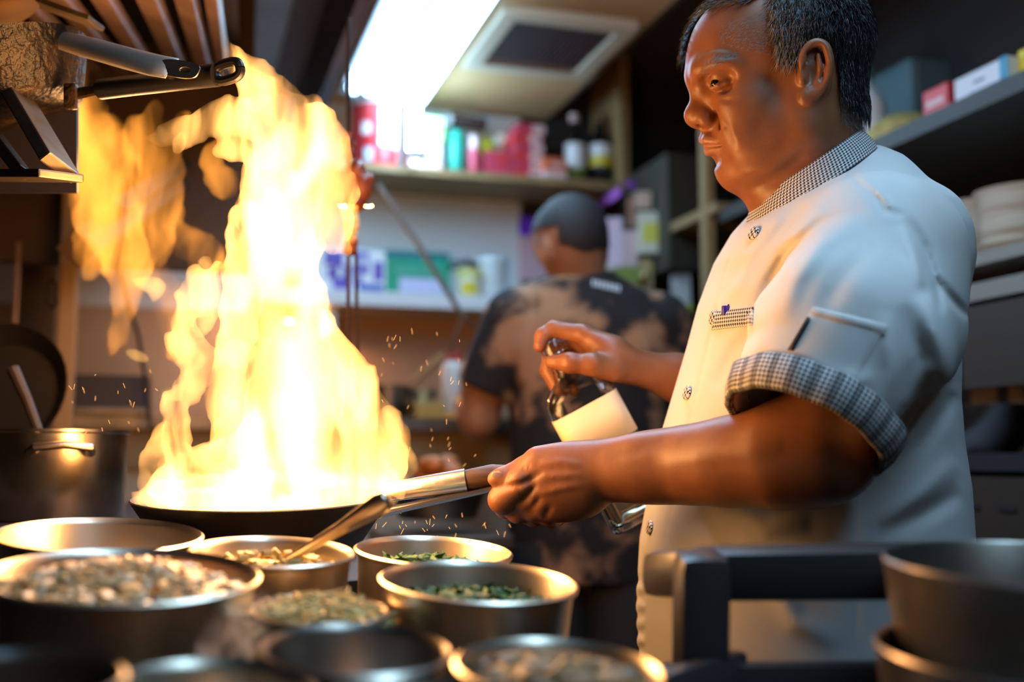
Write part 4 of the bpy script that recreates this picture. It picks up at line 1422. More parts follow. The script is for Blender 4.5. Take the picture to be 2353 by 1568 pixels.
# ------------------------------------------------------------------ jacket
ROWS = np.array([(430, 1800, 2000, 0.062), (450, 1775, 2050, 0.090), (480, 1738, 2095, 0.128), (530, 1692, 2135, 0.150), (600, 1650, 2168, 0.158), (700, 1612, 2180, 0.160),
                 (800, 1585, 2172, 0.160), (900, 1555, 2172, 0.160), (1000, 1525, 2180, 0.162), (1100, 1502, 2195, 0.168),
                 (1250, 1474, 2204, 0.176), (1400, 1466, 2200, 0.176), (1560, 1472, 2190, 0.176), (1720, 1480, 2180, 0.176)], float)


SL = [K(2014, 596, 1.070), K(1945, 790, 0.995), K(1848, 990, 0.960)]
SLa = (SL[2] - SL[1]) / np.linalg.norm(SL[2] - SL[1])


def build_jacket():
    f = Field(seg_axis((0.08, 0.56, 0.0028)), seg_axis((-0.46, 0.21, 0.0028)), seg_axis((-1.46, -0.89, 0.0030)))
    ys = -(ROWS[:, 0] - 784) * 1.2 / FPX
    xf = (ROWS[:, 1] - 1176.5) * 1.2 / FPX
    xb = (ROWS[:, 2] - 1176.5) * 1.2 / FPX
    o = np.argsort(ys)

    def sm(y, v):
        return np.interp(y, ys[o], v[o])

    def torso(X, Y, Z):
        yy = np.clip(Y, ys.min(), ys.max())
        a = np.maximum((sm(yy, xb) - sm(yy, xf)) / 2, 1e-3)
        c = (sm(yy, xb) + sm(yy, xf)) / 2
        b = sm(yy, ROWS[:, 3])
        q = (np.abs((X - c) / a) ** 2.25 + np.abs((Z + 1.2) / b) ** 2.25) ** (1 / 2.25)
        d = (q - 1) * np.minimum(a, b)
        return np.maximum(d, np.maximum(Y - ys.max(), ys.min() - Y))
    f.op(torso, (0.1, -0.45, -1.42), (0.54, 0.2, -0.98), 0.0, pad=0.03)
    for s in (0, 1):
        d0, d1 = (1.17, 1.10) if s == 0 else (1.22, 1.30)
        f.cone(K(1945, 462, d0), K(2035, 520, d1), 0.042, 0.052, 0.04)
    f.cone(K(1972, 446, 1.18), K(2085, 545, 1.15), 0.046, 0.060, 0.05)
    f.cone(K(1985, 590, 1.31), K(1860, 800, 1.38), 0.066, 0.072, 0.04)               # far sleeve
    f.cone(K(1860, 800, 1.38), K(1790, 900, 1.39), 0.072, 0.062, 0.03)
    f.cone(K(1800, 900, 1.40), K(1690, 980, 1.38), 0.052, 0.056, 0.0, 'sub')

    # the near sleeve: a wide hollow cone with an open, cut end
    def rcone(X, Y, Z, a, b, ra, rb):
        ba = b - a
        t = np.clip(((X - a[0]) * ba[0] + (Y - a[1]) * ba[1] + (Z - a[2]) * ba[2]) / (ba @ ba), 0, 1)
        return np.sqrt((X - a[0] - t * ba[0]) ** 2 + (Y - a[1] - t * ba[1]) ** 2 + (Z - a[2] - t * ba[2]) ** 2) - (ra + (rb - ra) * t)

    def smin(a, b, k):
        h = np.maximum(k - np.abs(a - b), 0) / k
        return np.minimum(a, b) - h * h * k * 0.25

    def sleeve(X, Y, Z):
        d = smin(rcone(X, Y, Z, SL[0], SL[1], 0.0735, 0.0840), rcone(X, Y, Z, SL[1], SL[2] + SLa * 0.03, 0.0840, 0.0680), 0.03)
        d = smin(d, rcone(X, Y, Z, SL[0], K(2056, 770, 1.06), 0.0735, 0.062), 0.05)
        h = rcone(X, Y, Z, SL[2] + SLa * 0.05, SL[2] - SLa * 0.06, 0.0660, 0.063)
        e = (X - SL[2][0]) * SLa[0] + (Y - SL[2][1]) * SLa[1] + (Z - SL[2][2]) * SLa[2]
        return np.maximum(np.maximum(d, e), -h)
    f.op(sleeve, np.minimum(SL[0], SL[2]) - 0.11, np.maximum(SL[0], SL[2]) + 0.11, 0.012, pad=0.02)
    for t in np.linspace(0, 2 * math.pi, 20, endpoint=False):                        # yoke closing up to the collar
        c = H(1860, 441) + np.array([-0.83, -0.555, 0.0]) * 0.070 * math.cos(t) + np.array([0, 0, 1.0]) * 0.068 * math.sin(t) - np.array([-0.555 * 0.5, 0.83, 0]) * 0.046
        f.ell(c, (0.027, 0.027, 0.027), None, 0.03)
    # folds
    F_ = [([(1985, 478), (1880, 520), (1800, 590), (1752, 690), (1722, 790)], -0.0032, 16),
          ([(1975, 505), (1890, 555), (1825, 640), (1790, 740)], 0.0050, 26),
          ([(2010, 560), (1930, 640), (1880, 740)], -0.0030, 24),
          ([(1900, 470), (1800, 560), (1712, 690)], 0.0040, 16), ([(1850, 470), (1760, 560), (1690, 650)], -0.0035, 14),
          ([(1800, 500), (1730, 590), (1680, 690)], 0.0035, 13), ([(1760, 740), (1690, 800), (1640, 900)], -0.003, 18),
          ([(1945, 392), (2005, 440), (2030, 480), (2085, 500)], -0.0022, 7), ([(1965, 400), (2025, 450), (2060, 490)], 0.0022, 9),
          ([(2085, 500), (2120, 560), (2150, 640), (2165, 720)], -0.0045, 10), ([(2070, 520), (2100, 590), (2120, 660)], 0.004, 14),
          ([(2150, 640), (2190, 690), (2225, 730)], -0.0035, 9), ([(2120, 680), (2160, 800), (2175, 880)], 0.0060, 22),
          ([(2080, 700), (2110, 820), (2090, 920)], -0.0050, 20), ([(2030, 720), (2050, 850), (2030, 940)], 0.0035, 20),
          ([(1850, 860), (1930, 885), (2010, 865)], 0.0040, 20), ([(1730, 820), (1800, 850), (1860, 840)], -0.0035, 18),
          ([(2010, 1060), (2080, 980), (2150, 860)], -0.0110, 22), ([(2050, 1090), (2130, 1000), (2190, 900)], -0.006, 22),
          ([(2020, 1200), (2120, 1130), (2200, 1060)], 0.0060, 24), ([(2010, 1240), (2110, 1190), (2210, 1130)], -0.006, 22),
          ([(1960, 1150), (1968, 1300), (1962, 1480)], -0.0022, 5), ([(1640, 1150), (1760, 1210), (1860, 1200)], 0.005, 26),
          ([(1600, 1180), (1700, 1260), (1820, 1290)], -0.004, 24), ([(1760, 1330), (1830, 1430), (1930, 1480)], 0.005, 26),
          ([(1700, 530), (1668, 620), (1642, 730), (1612, 860), (1580, 990), (1545, 1150), (1520, 1300)], -0.0016, 4.0)]
    for i, t in enumerate(np.linspace(0.06, 0.94, 9)):
        x, y = 1705 + 285 * t, 918 + 128 * t
        F_.append(([(x, y), (x + 14 + 6 * math.sin(i * 2), y - 34 - 18 * (i % 3)), (x + 24, y - 60 - 20 * (i % 2))], 0.0014 * (1 if i % 2 else -1), 8))
    for i in range(9):
        y = 1330 + i * 20
        F_.append(([(1462, y), (1484, y + 7)], 0.0020 if i % 2 else -0.0018, 9))
    for p_, a_, w_ in F_:
        zm = -1.26 if p_[0][0] < 1600 or p_[-1][0] < 1600 else -1.16
        fold(f, p_, a_ * 1.35, w_, zm)
    f.cone(H(1850, 452), H(1835, 300), 0.064, 0.080, 0.004, 'sub')                     # neck hole
    return f


fj = build_jacket()
VJ, QJ = fj.mesh()
VJ = laplace(VJ, QJ, 2)
del fj
jacket = bpy.data.objects.new('jacket', np_mesh('jacket', k2w(VJ), QJ, WHITE_CLOTH))
COL.objects.link(jacket)
adopt(jacket, chef)
jacket['label'] = 'white cotton chef jacket'
jbvh = BVHTree.FromPolygons([Vector(v) for v in k2w(VJ).tolist()], QJ.tolist())


def hit(px, py, bvh=None):
    loc, nor, _, dist = (bvh or jbvh).ray_cast(CAM, D(px, py).normalized())
    if loc is None:
        return P(px, py, 1.15), -FWD
    if nor.dot(FWD) > 0:
        nor = -nor
    return loc, nor


def patch(name, quad, material, parent, thick=0.0012, nu=14, nv=10, lift=0.0006, weave=None):
    """a sewn-on piece of cloth following the jacket: quad = 4 measured corners (tl, tr, br, bl)"""
    q = [Vector((a, b)) for a, b in quad]
    top, bot = [], []
    att = []
    for j in range(nv + 1):
        for i in range(nu + 1):
            u, v = i / nu, j / nv
            p = (q[0] * (1 - u) + q[1] * u) * (1 - v) + (q[3] * (1 - u) + q[2] * u) * v
            loc, nor = hit(p.x, p.y)
            edge = 0.35 if (i in (0, nu) or j in (0, nv)) else 1.0
            top.append(loc + nor * (lift + thick * edge))
            bot.append(loc - nor * 0.002)
            if weave:
                att.append((u * weave[0], v * weave[1], 0))
    w = nu + 1
    fs = []
    n = len(top)
    for j in range(nv):
        for i in range(nu):
            a = j * w + i
            fs.append((a, a + w, a + w + 1, a + 1))
            fs.append((n + a, n + a + 1, n + a + w + 1, n + a + w))
    rim = [i for i in range(w)] + [j * w + nu for j in range(1, nv + 1)] + [nv * w + i for i in range(nu - 1, -1, -1)] + [j * w for j in range(nv - 1, 0, -1)]
    for k in range(len(rim)):
        a, b = rim[k], rim[(k + 1) % len(rim)]
        fs.append((a, b, n + b, n + a))
    mb = MB()
    mb.add(top + bot, fs)
    o = mb.build(name, material, parent, True, 60)
    if weave:
        at = o.data.attributes.new('weave', 'FLOAT_VECTOR', 'POINT')
        at.data.foreach_set('vector', np.array(att + att, np.float32).ravel())
    return o


# collar: a standing band of houndstooth round the neck
def collar():
    n, m = 72, 6
    cb, ct = H(1860, 441), H(1852, 380)
    fa = np.array([-0.83, -0.555, 0.0])
    la = np.array([0.0, 0.0, 1.0])
    vs, att, fs = [], [], []
    for side in (0, 1):
        for j in range(m + 1):
            t = j / m
            c = cb * (1 - t) + ct * t
            ra = 0.0820 * (1 - t) + 0.0655 * t - 0.003 * side + 0.003 * math.sin(t * math.pi)
            rb = 0.0800 * (1 - t) + 0.0655 * t - 0.003 * side
            for i in range(n):
                a = 2 * math.pi * i / n
                vs.append(k2w(c + fa * (ra * math.cos(a)) + la * (rb * math.sin(a))))
                att.append((i / n * 0.46, t * 0.042, 0))
    k = (m + 1) * n
    for j in range(m):
        for i in range(n):
            i2 = (i + 1) % n
            fs.append((j * n + i, j * n + i2, (j + 1) * n + i2, (j + 1) * n + i))
            fs.append((k + j * n + i, k + (j + 1) * n + i, k + (j + 1) * n + i2, k + j * n + i2))
    for i in range(n):
        i2 = (i + 1) % n
        fs.append((m * n + i, m * n + i2, k + m * n + i2, k + m * n + i))
    b = MB()
    b.add(vs, fs)
    o = b.build('collar', HOUND, jacket, True, 60)
    at = o.data.attributes.new('weave', 'FLOAT_VECTOR', 'POINT')
    at.data.foreach_set('vector', np.array(att, np.float32).ravel())
    o['label'] = 'black and white houndstooth stand collar'


collar()


def cuff():
    n = 80
    a0 = SLa
    b0 = np.cross(a0, [0, 0, 1.0])
    b0 /= np.linalg.norm(b0)
    c0 = np.cross(a0, b0)
    prof = [(-0.0265, 0.0795), (-0.0235, 0.0814), (-0.008, 0.0790), (0.0035, 0.0745), (0.0055, 0.0710), (0.004, 0.0676), (-0.006, 0.0664), (-0.022, 0.0660)]
    vs, att, fs = [], [], []
    for s_, r_ in prof:
        for i in range(n):
            an = 2 * math.pi * i / n
            rr = r_ + 0.0010 * math.sin(7 * an) + 0.0008 * math.sin(13 * an + 1)
            vs.append(k2w(SL[2] + a0 * s_ + b0 * (rr * math.cos(an)) + c0 * (rr * math.sin(an))))
            att.append((i / n * 0.46, s_, 0))
    for j in range(len(prof) - 1):
        for i in range(n):
            i2 = (i + 1) % n
            fs.append((j * n + i, j * n + i2, (j + 1) * n + i2, (j + 1) * n + i))
    b = MB()
    b.add(vs, fs)
    o = b.build('cuff', HOUND_CUFF, jacket, True, 60)
    at = o.data.attributes.new('weave', 'FLOAT_VECTOR', 'POINT')
    at.data.foreach_set('vector', np.array(att, np.float32).ravel())
    o['label'] = 'houndstooth sleeve cuff'


cuff()
pk = patch('sleeve_pocket', [(1868, 708), (2038, 748), (1962, 876), (1808, 814)], WHITE_CLOTH, jacket, 0.0016, 18, 16)
patch('pocket_hem', [(1868, 706), (2040, 747), (2032, 772), (1862, 728)], WHITE_CLOTH, pk, 0.0030, 16, 3)
TAG_MAT = mat('black_woven_tag', (0.012, 0.011, 0.014), 0.6)
tg = patch('woven_tag', [(1856, 730), (1868, 734), (1825, 812), (1811, 806)], TAG_MAT, pk, 0.0034, 4, 8)
cp = patch('chest_pocket_band', [(1642, 718), (1732, 707), (1730, 748), (1638, 759)], HOUND, jacket, 0.0022, 14, 5, 0.0006, (0.075, 0.020))
# buttons
def button(px, py, r=0.0076):
    loc, nor = hit(px, py)
    z = nor.normalized()
    x = z.orthogonal().normalized()
    R = Matrix((x, z.cross(x), z)).transposed()
    b = MB()
    prof = [(0.0002, 0.0036), (r * 0.55, 0.0040), (r * 0.85, 0.0036), (r, 0.0026), (r, 0.0008), (r * 0.7, 0.0), (0.0002, 0.0)]
    b.lathe(prof, loc, R, 24)
    o = b.build('button', BUTTON_MAT, jacket, True, 50)
    at = o.data.attributes.new('weave', 'FLOAT_VECTOR', 'POINT')
    cs = [(R.transposed() @ (Vector(v) - loc)) for v in b.v]
    at.data.foreach_set('vector', np.array([(c.x + 0.05, c.y + 0.05, 0) for c in cs], np.float32).ravel())


for q in ((1735, 537), (1582, 904), (1642, 731), (1496, 1213)):
    button(*q)
# pen clipped in the chest pocket
PEN = mat('violet_pen_plastic', (0.035, 0.012, 0.30), 0.35)
pa, pn = hit(1668, 722)
pen = MB()
top = pa + pn * 0.0005 + UPV * 0.0085
pen.tube([top - UPV * 0.010, top - UPV * 0.001, top], [0.0040, 0.0040, 0.0034], 12)
pen.box(top + RGT * 0.0042 - UPV * 0.003, (0.004, 0.0025, 0.009), Matrix((RGT, FWD, UPV)).transposed(), 0.0005)
thing_mesh(pen, 'pen', PEN, 'violet pen clipped in the chest pocket of the white jacket', 'pen')

# trousers and shoes, mostly out of view behind the work table
TROUS = mat('black_trousers', (0.02, 0.02, 0.022), 0.8)
hipz = P(1850, 1560, 1.2)
for sd in (-1, 1):
    hp = hipz - FWD * 0.07 * sd
    kn = Vector((hp.x - 0.02, hp.y, 0.50))
    ft = Vector((hp.x, hp.y, 0.05))
    leg_mb = MB().tube([hp + Vector((0, 0, 0.12)), hp, kn, ft], [0.10, 0.10, 0.075, 0.06], 18)
    lg = leg_mb.build('trouser_leg', TROUS, chef)
    sh = MB().tube([ft + RGT * 0.07 + Vector((0, 0, -0.01)), ft + Vector((0, 0, -0.005)), ft - RGT * 0.10 + Vector((0, 0, -0.015)), ft - RGT * 0.17 + Vector((0, 0, -0.022))],
                   [0.035, 0.048, 0.042, 0.026], 14)
    sh.build('shoe', TROUS, chef)
# ================================================================== second cook, seen from behind
DM = 2.30
SK2 = skin_mat('skin_tan', (0.42, 0.20, 0.11), (0.34, 0.15, 0.08))
SHIRT = mat('bleached_black_tee', (0.012, 0.009, 0.010), 0.85, noise=1, col2=(0.40, 0.21, 0.11), nscale=8.0, nsharp=(0.50, 0.60), bump=0.1, bscale=30)


def M(px, py, d=DM):
    return K(px, py, d)


f = Field(seg_axis((-0.14, 0.44, 0.0045)), seg_axis((-0.75, 0.34, 0.0050)), seg_axis((-2.62, -2.05, 0.0055)))
f.ell(M(1313, 540), (0.0755, 0.085, 0.094), None, 0.0)
f.ell(M(1314, 580), (0.060, 0.066, 0.075), None, 0.03)
f.cone(M(1328, 600), M(1342, 700), 0.0500, 0.060, 0.03)
f.ell(M(1252, 578, DM - 0.0), (0.008, 0.030, 0.018), [[0.96, 0.1, -0.25], [-0.1, 1, 0], [0.25, 0, 0.97]], 0.005)
f.ell(M(1247, 580, DM + 0.005), (0.004, 0.020, 0.010), None, 0.003)
f.ell(M(1262, 572, DM - 0.060), (0.0085, 0.031, 0.020), [[0.80, 0.12, 0.58], [-0.12, 0.99, 0], [-0.58, 0, 0.81]], 0.006)
f.ell(M(1262, 545, DM + 0.06), (0.04, 0.06, 0.04), None, 0.03)
f.ell(M(1390, 580), (0.008, 0.028, 0.018), None, 0.005)
f.ell(M(1345, 860), (0.155, 0.17, 0.095), None, 0.03)
f.ell(M(1345, 1120), (0.150, 0.22, 0.10), None, 0.06)
f.cone(M(1250, 1300), M(1260, 1560), 0.09, 0.08, 0.04)
f.cone(M(1440, 1300), M(1430, 1560), 0.09, 0.08, 0.04)
f.chain([M(1170, 730), M(1120, 860, DM + 0.02), M(1100, 960, DM + 0.03)], [0.055, 0.050, 0.042], 0.03)
f.chain([M(1100, 960, DM + 0.03), M(1085, 930, DM + 0.16), M(1100, 900, DM + 0.26)], [0.042, 0.036, 0.028], 0.02)
f.chain([M(1530, 740), M(1575, 880, DM + 0.03), M(1570, 980, DM + 0.05)], [0.055, 0.050, 0.042], 0.03)
f.chain([M(1570, 980, DM + 0.05), M(1540, 940, DM + 0.18), M(1480, 910, DM + 0.25)], [0.042, 0.036, 0.028], 0.02)
for cx, cy in ((1100, 898), (1480, 908)):
    f.ell(M(cx, cy, DM + 0.29), (0.040, 0.022, 0.045), None, 0.02)
    for k_ in range(4):
        f.cone(M(cx - 24 + 16 * k_, cy, DM + 0.31), M(cx - 22 + 14 * k_, cy + 16, DM + 0.37 + 0.01 * (k_ in (1, 2))), 0.0095, 0.0080, 0.004)
    f.cone(M(cx + 26, cy + 6, DM + 0.27), M(cx + 30, cy + 18, DM + 0.33), 0.011, 0.009, 0.006)
VM, QM = f.mesh()
VM = laplace(VM, QM, 2)
NM = vert_normals(VM, QM)
man = bpy.data.objects.new('person', np_mesh('person', k2w(VM), QM, SK2))
COL.objects.link(man)
tag(man, 'cook with cropped hair seen from behind in a black and tan bleached T-shirt', 'person')
mx_ = VM[:, 0] / DM * FPX + 1176.5
my_ = 784 - VM[:, 1] / DM * FPX
md = -VM[:, 2]
hm = (my_ < 592 - 0.35 * np.abs(mx_ - 1338)) & ~((mx_ < 1278) & (my_ > 532)) & ~((md > DM + 0.04) & (my_ > 480))
fm = hm[QM].all(1)
us = np.unique(QM[fm])
rm = np.full(len(VM), -1)
rm[us] = np.arange(len(us))
hV = VM[us] + NM[us] * np.clip((600 - my_[us]) / 40, 0.15, 1.0)[:, None] * 0.0035
hh_ = bpy.data.objects.new('hair', np_mesh('hair', k2w(hV), rm[QM[fm]], mat('cropped_black_hair', (0.022, 0.016, 0.016), 0.7, bump=0.6, bscale=300)))
COL.objects.link(hh_)
adopt(hh_, man)
g = Field(seg_axis((-0.15, 0.46, 0.0045)), seg_axis((-0.62, 0.22, 0.0050)), seg_axis((-2.66, -2.02, 0.0055)))
RW = np.array([(628, 1268, 1410, 0.062), (650, 1212, 1450, 0.080), (680, 1176, 1510, 0.092), (730, 1150, 1550, 0.105), (800, 1150, 1545, 0.112), (900, 1168, 1535, 0.112), (1000, 1172, 1530, 0.112),
               (1150, 1168, 1528, 0.118), (1320, 1165, 1530, 0.12)], float)
yy_ = -(RW[:, 0] - 784) * DM / FPX
xl_ = (RW[:, 1] - 1176.5) * DM / FPX
xr_ = (RW[:, 2] - 1176.5) * DM / FPX
o_ = np.argsort(yy_)


def tee(X, Y, Z):
    y = np.clip(Y, yy_.min(), yy_.max())
    a = np.interp(y, yy_[o_], (xr_ - xl_)[o_] / 2)
    c = np.interp(y, yy_[o_], (xr_ + xl_)[o_] / 2)
    b = np.interp(y, yy_[o_], RW[o_, 3])
    q = (np.abs((X - c) / a) ** 2.3 + np.abs((Z + DM) / b) ** 2.3) ** (1 / 2.3)
    return np.maximum((q - 1) * np.minimum(a, b), np.maximum(Y - yy_.max(), yy_.min() - Y))


g.op(tee, (-0.15, -0.6, -2.62), (0.46, 0.22, -2.05), 0.0, pad=0.03)


def tslv(a, b, ra, rb):
    a, b = np.array(a), np.array(b)
    ax = (b - a) / np.linalg.norm(b - a)

    def fn(X, Y, Z):
        t = np.clip(((X - a[0]) * (b - a)[0] + (Y - a[1]) * (b - a)[1] + (Z - a[2]) * (b - a)[2]) / ((b - a) @ (b - a)), 0, 1)
        d = np.sqrt((X - a[0] - t * (b - a)[0]) ** 2 + (Y - a[1] - t * (b - a)[1]) ** 2 + (Z - a[2] - t * (b - a)[2]) ** 2) - (ra + (rb - ra) * t)
        e = (X - b[0]) * ax[0] + (Y - b[1]) * ax[1] + (Z - b[2]) * ax[2]
        return np.maximum(d, e + 0.012)
    g.op(fn, np.minimum(a, b) - 0.1, np.maximum(a, b) + 0.1, 0.03)


tslv(M(1180, 730), M(1112, 905, DM + 0.02), 0.062, 0.064)
tslv(M(1520, 740), M(1575, 905, DM + 0.03), 0.062, 0.064)
g.cone(M(1330, 640), M(1325, 560), 0.064, 0.075, 0.004, 'sub')
for p_, a_, w_ in (([(1230, 720), (1200, 800), (1190, 900)], 0.006, 16), ([(1450, 720), (1490, 800), (1500, 900)], 0.006, 18), ([(1250, 900), (1350, 1000), (1460, 1060)], -0.007, 20),
                   ([(1250, 1000), (1330, 1080), (1420, 1150)], 0.008, 22)):
    p = np.array(p_, float)

    def fn(X, Y, Z, p_=p_, a_=a_, w_=w_):
        dd, tp = polydist(X / -Z * FPX + 1176.5, 784 - Y / -Z * FPX, p_)
        return a_ * tp * np.exp(-(dd / w_) ** 2) * (Z > -DM)
    g.op(fn, (-0.15, -0.5, -2.32), (0.46, 0.2, -2.02), 0.0, 'off', pad=0.0)
V_, Q_ = g.mesh()
V_ = laplace(V_, Q_, 2)
ts = bpy.data.objects.new('t_shirt', np_mesh('t_shirt', k2w(V_), Q_, SHIRT))
COL.objects.link(ts)
adopt(ts, man)
ts['label'] = 'black T-shirt bleached in tan patches'
tb = BVHTree.FromPolygons([Vector(v) for v in k2w(V_).tolist()], Q_.tolist())
# pale lettering across the shoulders (too blurred to read: short strokes)
WT = mat('pale_print', (0.60, 0.62, 0.66), 0.6)
for k_ in range(7):
    px, py = 1364 + k_ * 9.5, 650 + k_ * 2.2
    pts = []
    for (dx, dy) in ((-3, -7), (3, -7), (3, 7), (-3, 7)):
        loc, nor = hit(px + dx, py + dy, tb)
        if (loc - CAM).dot(FWD) > 2.0:
            pts.append(loc)
    if len(pts) < 4:
        continue
    n_ = -FWD
    b = MB()
    b.add([p + n_ * 0.003 for p in pts] + [p - n_ * 0.003 for p in pts], [(0, 1, 2, 3), (7, 6, 5, 4), (0, 4, 5, 1), (1, 5, 6, 2), (2, 6, 7, 3), (3, 7, 4, 0)])
    b.build('printed_letter', WT, ts, False)
TR2 = MATS['black_trousers']
for cx in (1250, 1440):
    hp = P(cx, 1300, DM)
    MB().tube([hp + Vector((0, 0, 0.05)), hp, (hp.x, hp.y, 0.45), (hp.x, hp.y, 0.04)], [0.11, 0.105, 0.085, 0.075], 16).build('trouser_leg', TR2, man)
# ================================================================== steel pots on the sloping rack in front
RIMN = (Vector((0, 0, 1)) - Vector((FWD.x, FWD.y, 0)).normalized() * math.tan(math.radians(5.5)) + RGT * math.tan(math.radians(3.5))).normalized()
ax_x = (RGT - RIMN * RGT.dot(RIMN)).normalized()
RIM = Matrix((ax_x, RIMN.cross(ax_x), RIMN)).transposed()
POT = mat('pot_steel', (0.74, 0.63, 0.49), 0.33, 1.0, bump=0.02, bscale=30)
POT_OLD = mat('worn_pot_steel', (0.46, 0.40, 0.34), 0.34, 1.0, noise=0.35, nscale=14)
rack_p = P(900, 1400, 0.86) - RIMN * 0.115


def pot(name, px, py, wpx, d, label, cat='pot', m=None, wall=0.0016, taper=0.86, rim=0.0042, fill=None, group='steel pots on the front rack', hgt=None):
    c = P(px, py, d)
    R_ = wpx / 2 * d / FPX
    h = hgt or max(0.05, (c - rack_p).dot(RIMN))
    e = empty(name, c - RIMN * h, RIM, label, cat, group)
    m = m or POT
    r2 = R_ - rim
    prof = [(0.0003, 0.003), (r2 * taper - 0.004, 0.003), (r2 * taper, 0.008), (r2 - wall, h - 0.004), (r2, h - 0.001), (r2 + rim * 0.5, h + rim * 0.35), (R_, h), (R_ - rim * 0.15, h - rim * 0.7),
            (r2 + 0.0004, h - rim), (r2 * taper + wall, 0.006), (r2 * taper - 0.004, 0.0), (0.0003, 0.0)]
    MB().lathe(prof, (0, 0, 0), None, 56).build('body', m, e, True, 50, world=False)
    return e, R_, h


rg = random.Random(11)


def heap(e, R_, z, m, name, label, kind, n=160, size=0.004, bulge=0.012, tint=None, base=True):
    """food filling a pot, one 'stuff' object"""
    b = MB()
    if base:
        k = 12
        prof = [(max(0.0003, R_ * 0.93 * i / 6), z + bulge * math.cos(i / 6 * math.pi / 2) - 0.004) for i in range(7)][::-1]
        b.lathe(prof + [], (0, 0, 0), None, 28)
    for i in range(n):
        r = R_ * 0.88 * math.sqrt(rg.random())
        a = rg.uniform(0, 2 * math.pi)
        zz = z + bulge * math.cos(min(r / (R_ * 0.93), 1) * math.pi / 2) + rg.uniform(-0.002, 0.003)
        p = Vector((r * math.cos(a), r * math.sin(a), zz))
        if kind == 'chunk':
            s_ = size * rg.uniform(0.6, 1.5)
            M_ = Matrix.Rotation(rg.uniform(0, 6), 3, 'Z') @ Matrix.Rotation(rg.uniform(-1, 1), 3, 'X')
            b.box(p, (s_ * 1.4, s_, s_ * 0.8), M_, s_ * 0.22)
        elif kind == 'shred':
            t = rg.uniform(0, 6.28)
            dv = Vector((math.cos(t), math.sin(t), rg.uniform(-0.3, 0.5))) * size * rg.uniform(0.6, 1.5)
            b.tube([p - dv, p + Vector((0, 0, rg.uniform(0, size * 0.3))), p + dv + Vector((0, 0, -size * 0.15))], [0.0009, 0.0011, 0.0008], 5)
        elif kind == 'leaf':
            t = rg.uniform(0, 6.28)
            u = Vector((math.cos(t), math.sin(t), rg.uniform(-0.2, 0.8))).normalized() * size * rg.uniform(0.7, 1.4)
            v = u.cross(Vector((rg.uniform(-1, 1), rg.uniform(-1, 1), 1))).normalized() * size * 0.5
            w = u.cross(v).normalized() * size * 0.18
            b.add([p - u, p + v + w, p + u, p - v + w, p - w * 0.6], [(0, 1, 4), (1, 2, 4), (2, 3, 4), (3, 0, 4), (0, 3, 1), (1, 3, 2)])
    o = b.build(name, m, None, True, 40)
    o.matrix_basis = e.matrix_basis.copy()
    tag(o, label, name.replace('_', ' ').split()[-1], kind='stuff')
    return o


HERB = mat('green_herb', (0.070, 0.17, 0.020), 0.6, noise=0.6, nscale=60)
GRATE = mat('pale_shreds', (0.76, 0.55, 0.20), 0.6, noise=0.3, nscale=60)
RICE = mat('white_onion_mix', (0.80, 0.47, 0.20), 0.40, noise=0.5, nscale=50)
FRIED = mat('fried_onion', (0.40, 0.20, 0.06), 0.55, noise=0.6, nscale=60)
YEL = mat('yellow_puree', (0.56, 0.40, 0.12), 0.5, noise=0.3, nscale=40)
SAUCE = mat('brown_sauce', (0.08, 0.035, 0.012), 0.2)

eA, RA, hA = pot('steel_pot', 230, 1230, 462, 0.925, 'wide steel pot at the back left of the rack, nearly empty')
eB, RB_, hB = pot('steel_pot', 627, 1268, 376, 0.90, 'steel pot with a spoon standing in yellow puree')
eC, RC, hC = pot('steel_pot', 997, 1266, 366, 0.985, 'steel pot at the back right holding a few green herbs')
eD, RD, hD = pot('steel_pot', 1100, 1336, 460, 0.83, 'large steel pot with chopped green herbs in front of the back right pot')
eE, RE, hE = pot('steel_pot', 285, 1322, 618, 0.74, 'big steel pot heaped with pale chopped onion at the left')
eF, RF, hF = pot('steel_pot', 735, 1402, 318, 0.77, 'small low steel pot of pale yellow shreds')
eG, RG_, hG = pot('steel_pot', 820, 1492, 442, 0.64, 'empty steel pot in the middle of the front row', m=POT_OLD)
eH, RH, hH = pot('steel_pot', 478, 1590, 500, 0.54, 'steel pot of dark greens cut off by the lower edge at the left')
eI, RI, hI = pot('steel_pot', 935, 1622, 420, 0.53, 'steel pot just rising over the lower edge in the centre')
eJ, RJ, hJ = pot('steel_pot', 1285, 1535, 492, 0.62, 'steel pot of brown fried onion at the lower centre right')
eK, RK, hK = pot('sauce_pot', 45, 1560, 470, 0.50, 'dark blurred pot in the lower left corner', m=mat('dark_enamel', (0.05, 0.025, 0.012), 0.35))
heap(eA, RA * 0.88, 0.02, SAUCE, 'brown_sauce', 'thin brown sauce at the bottom of the back left pot', 'none', 0, bulge=0.002)
heap(eB, RB_ * 0.93, hB - 0.013, YEL, 'yellow_puree', 'yellow puree with pale crumbs around the standing spoon', 'chunk', 60, 0.005, 0.006)
heap(eC, RC * 0.93, hC - 0.020, HERB, 'green_herbs', 'sparse chopped green herbs in the back right pot', 'leaf', 160, 0.008, 0.012)
heap(eD, RD * 0.93, hD - 0.022, HERB, 'green_herbs', 'chopped green herbs in the large right pot', 'leaf', 320, 0.008, 0.010)
heap(eE, RE * 0.97, hE - 0.016, RICE, 'chopped_onion', 'pale chopped onion heaped to the rim of the big left pot', 'chunk', 700, 0.0065, 0.020)
heap(eF, RF, hF - 0.010, GRATE, 'grated_shreds', 'pale yellow shreds piled in the small low pot', 'shred', 460, 0.012, 0.016)
heap(eH, RH * 0.93, hH - 0.03, HERB, 'dark_greens', 'dark greens deep in the lower left pot', 'leaf', 140, 0.008, 0.004)
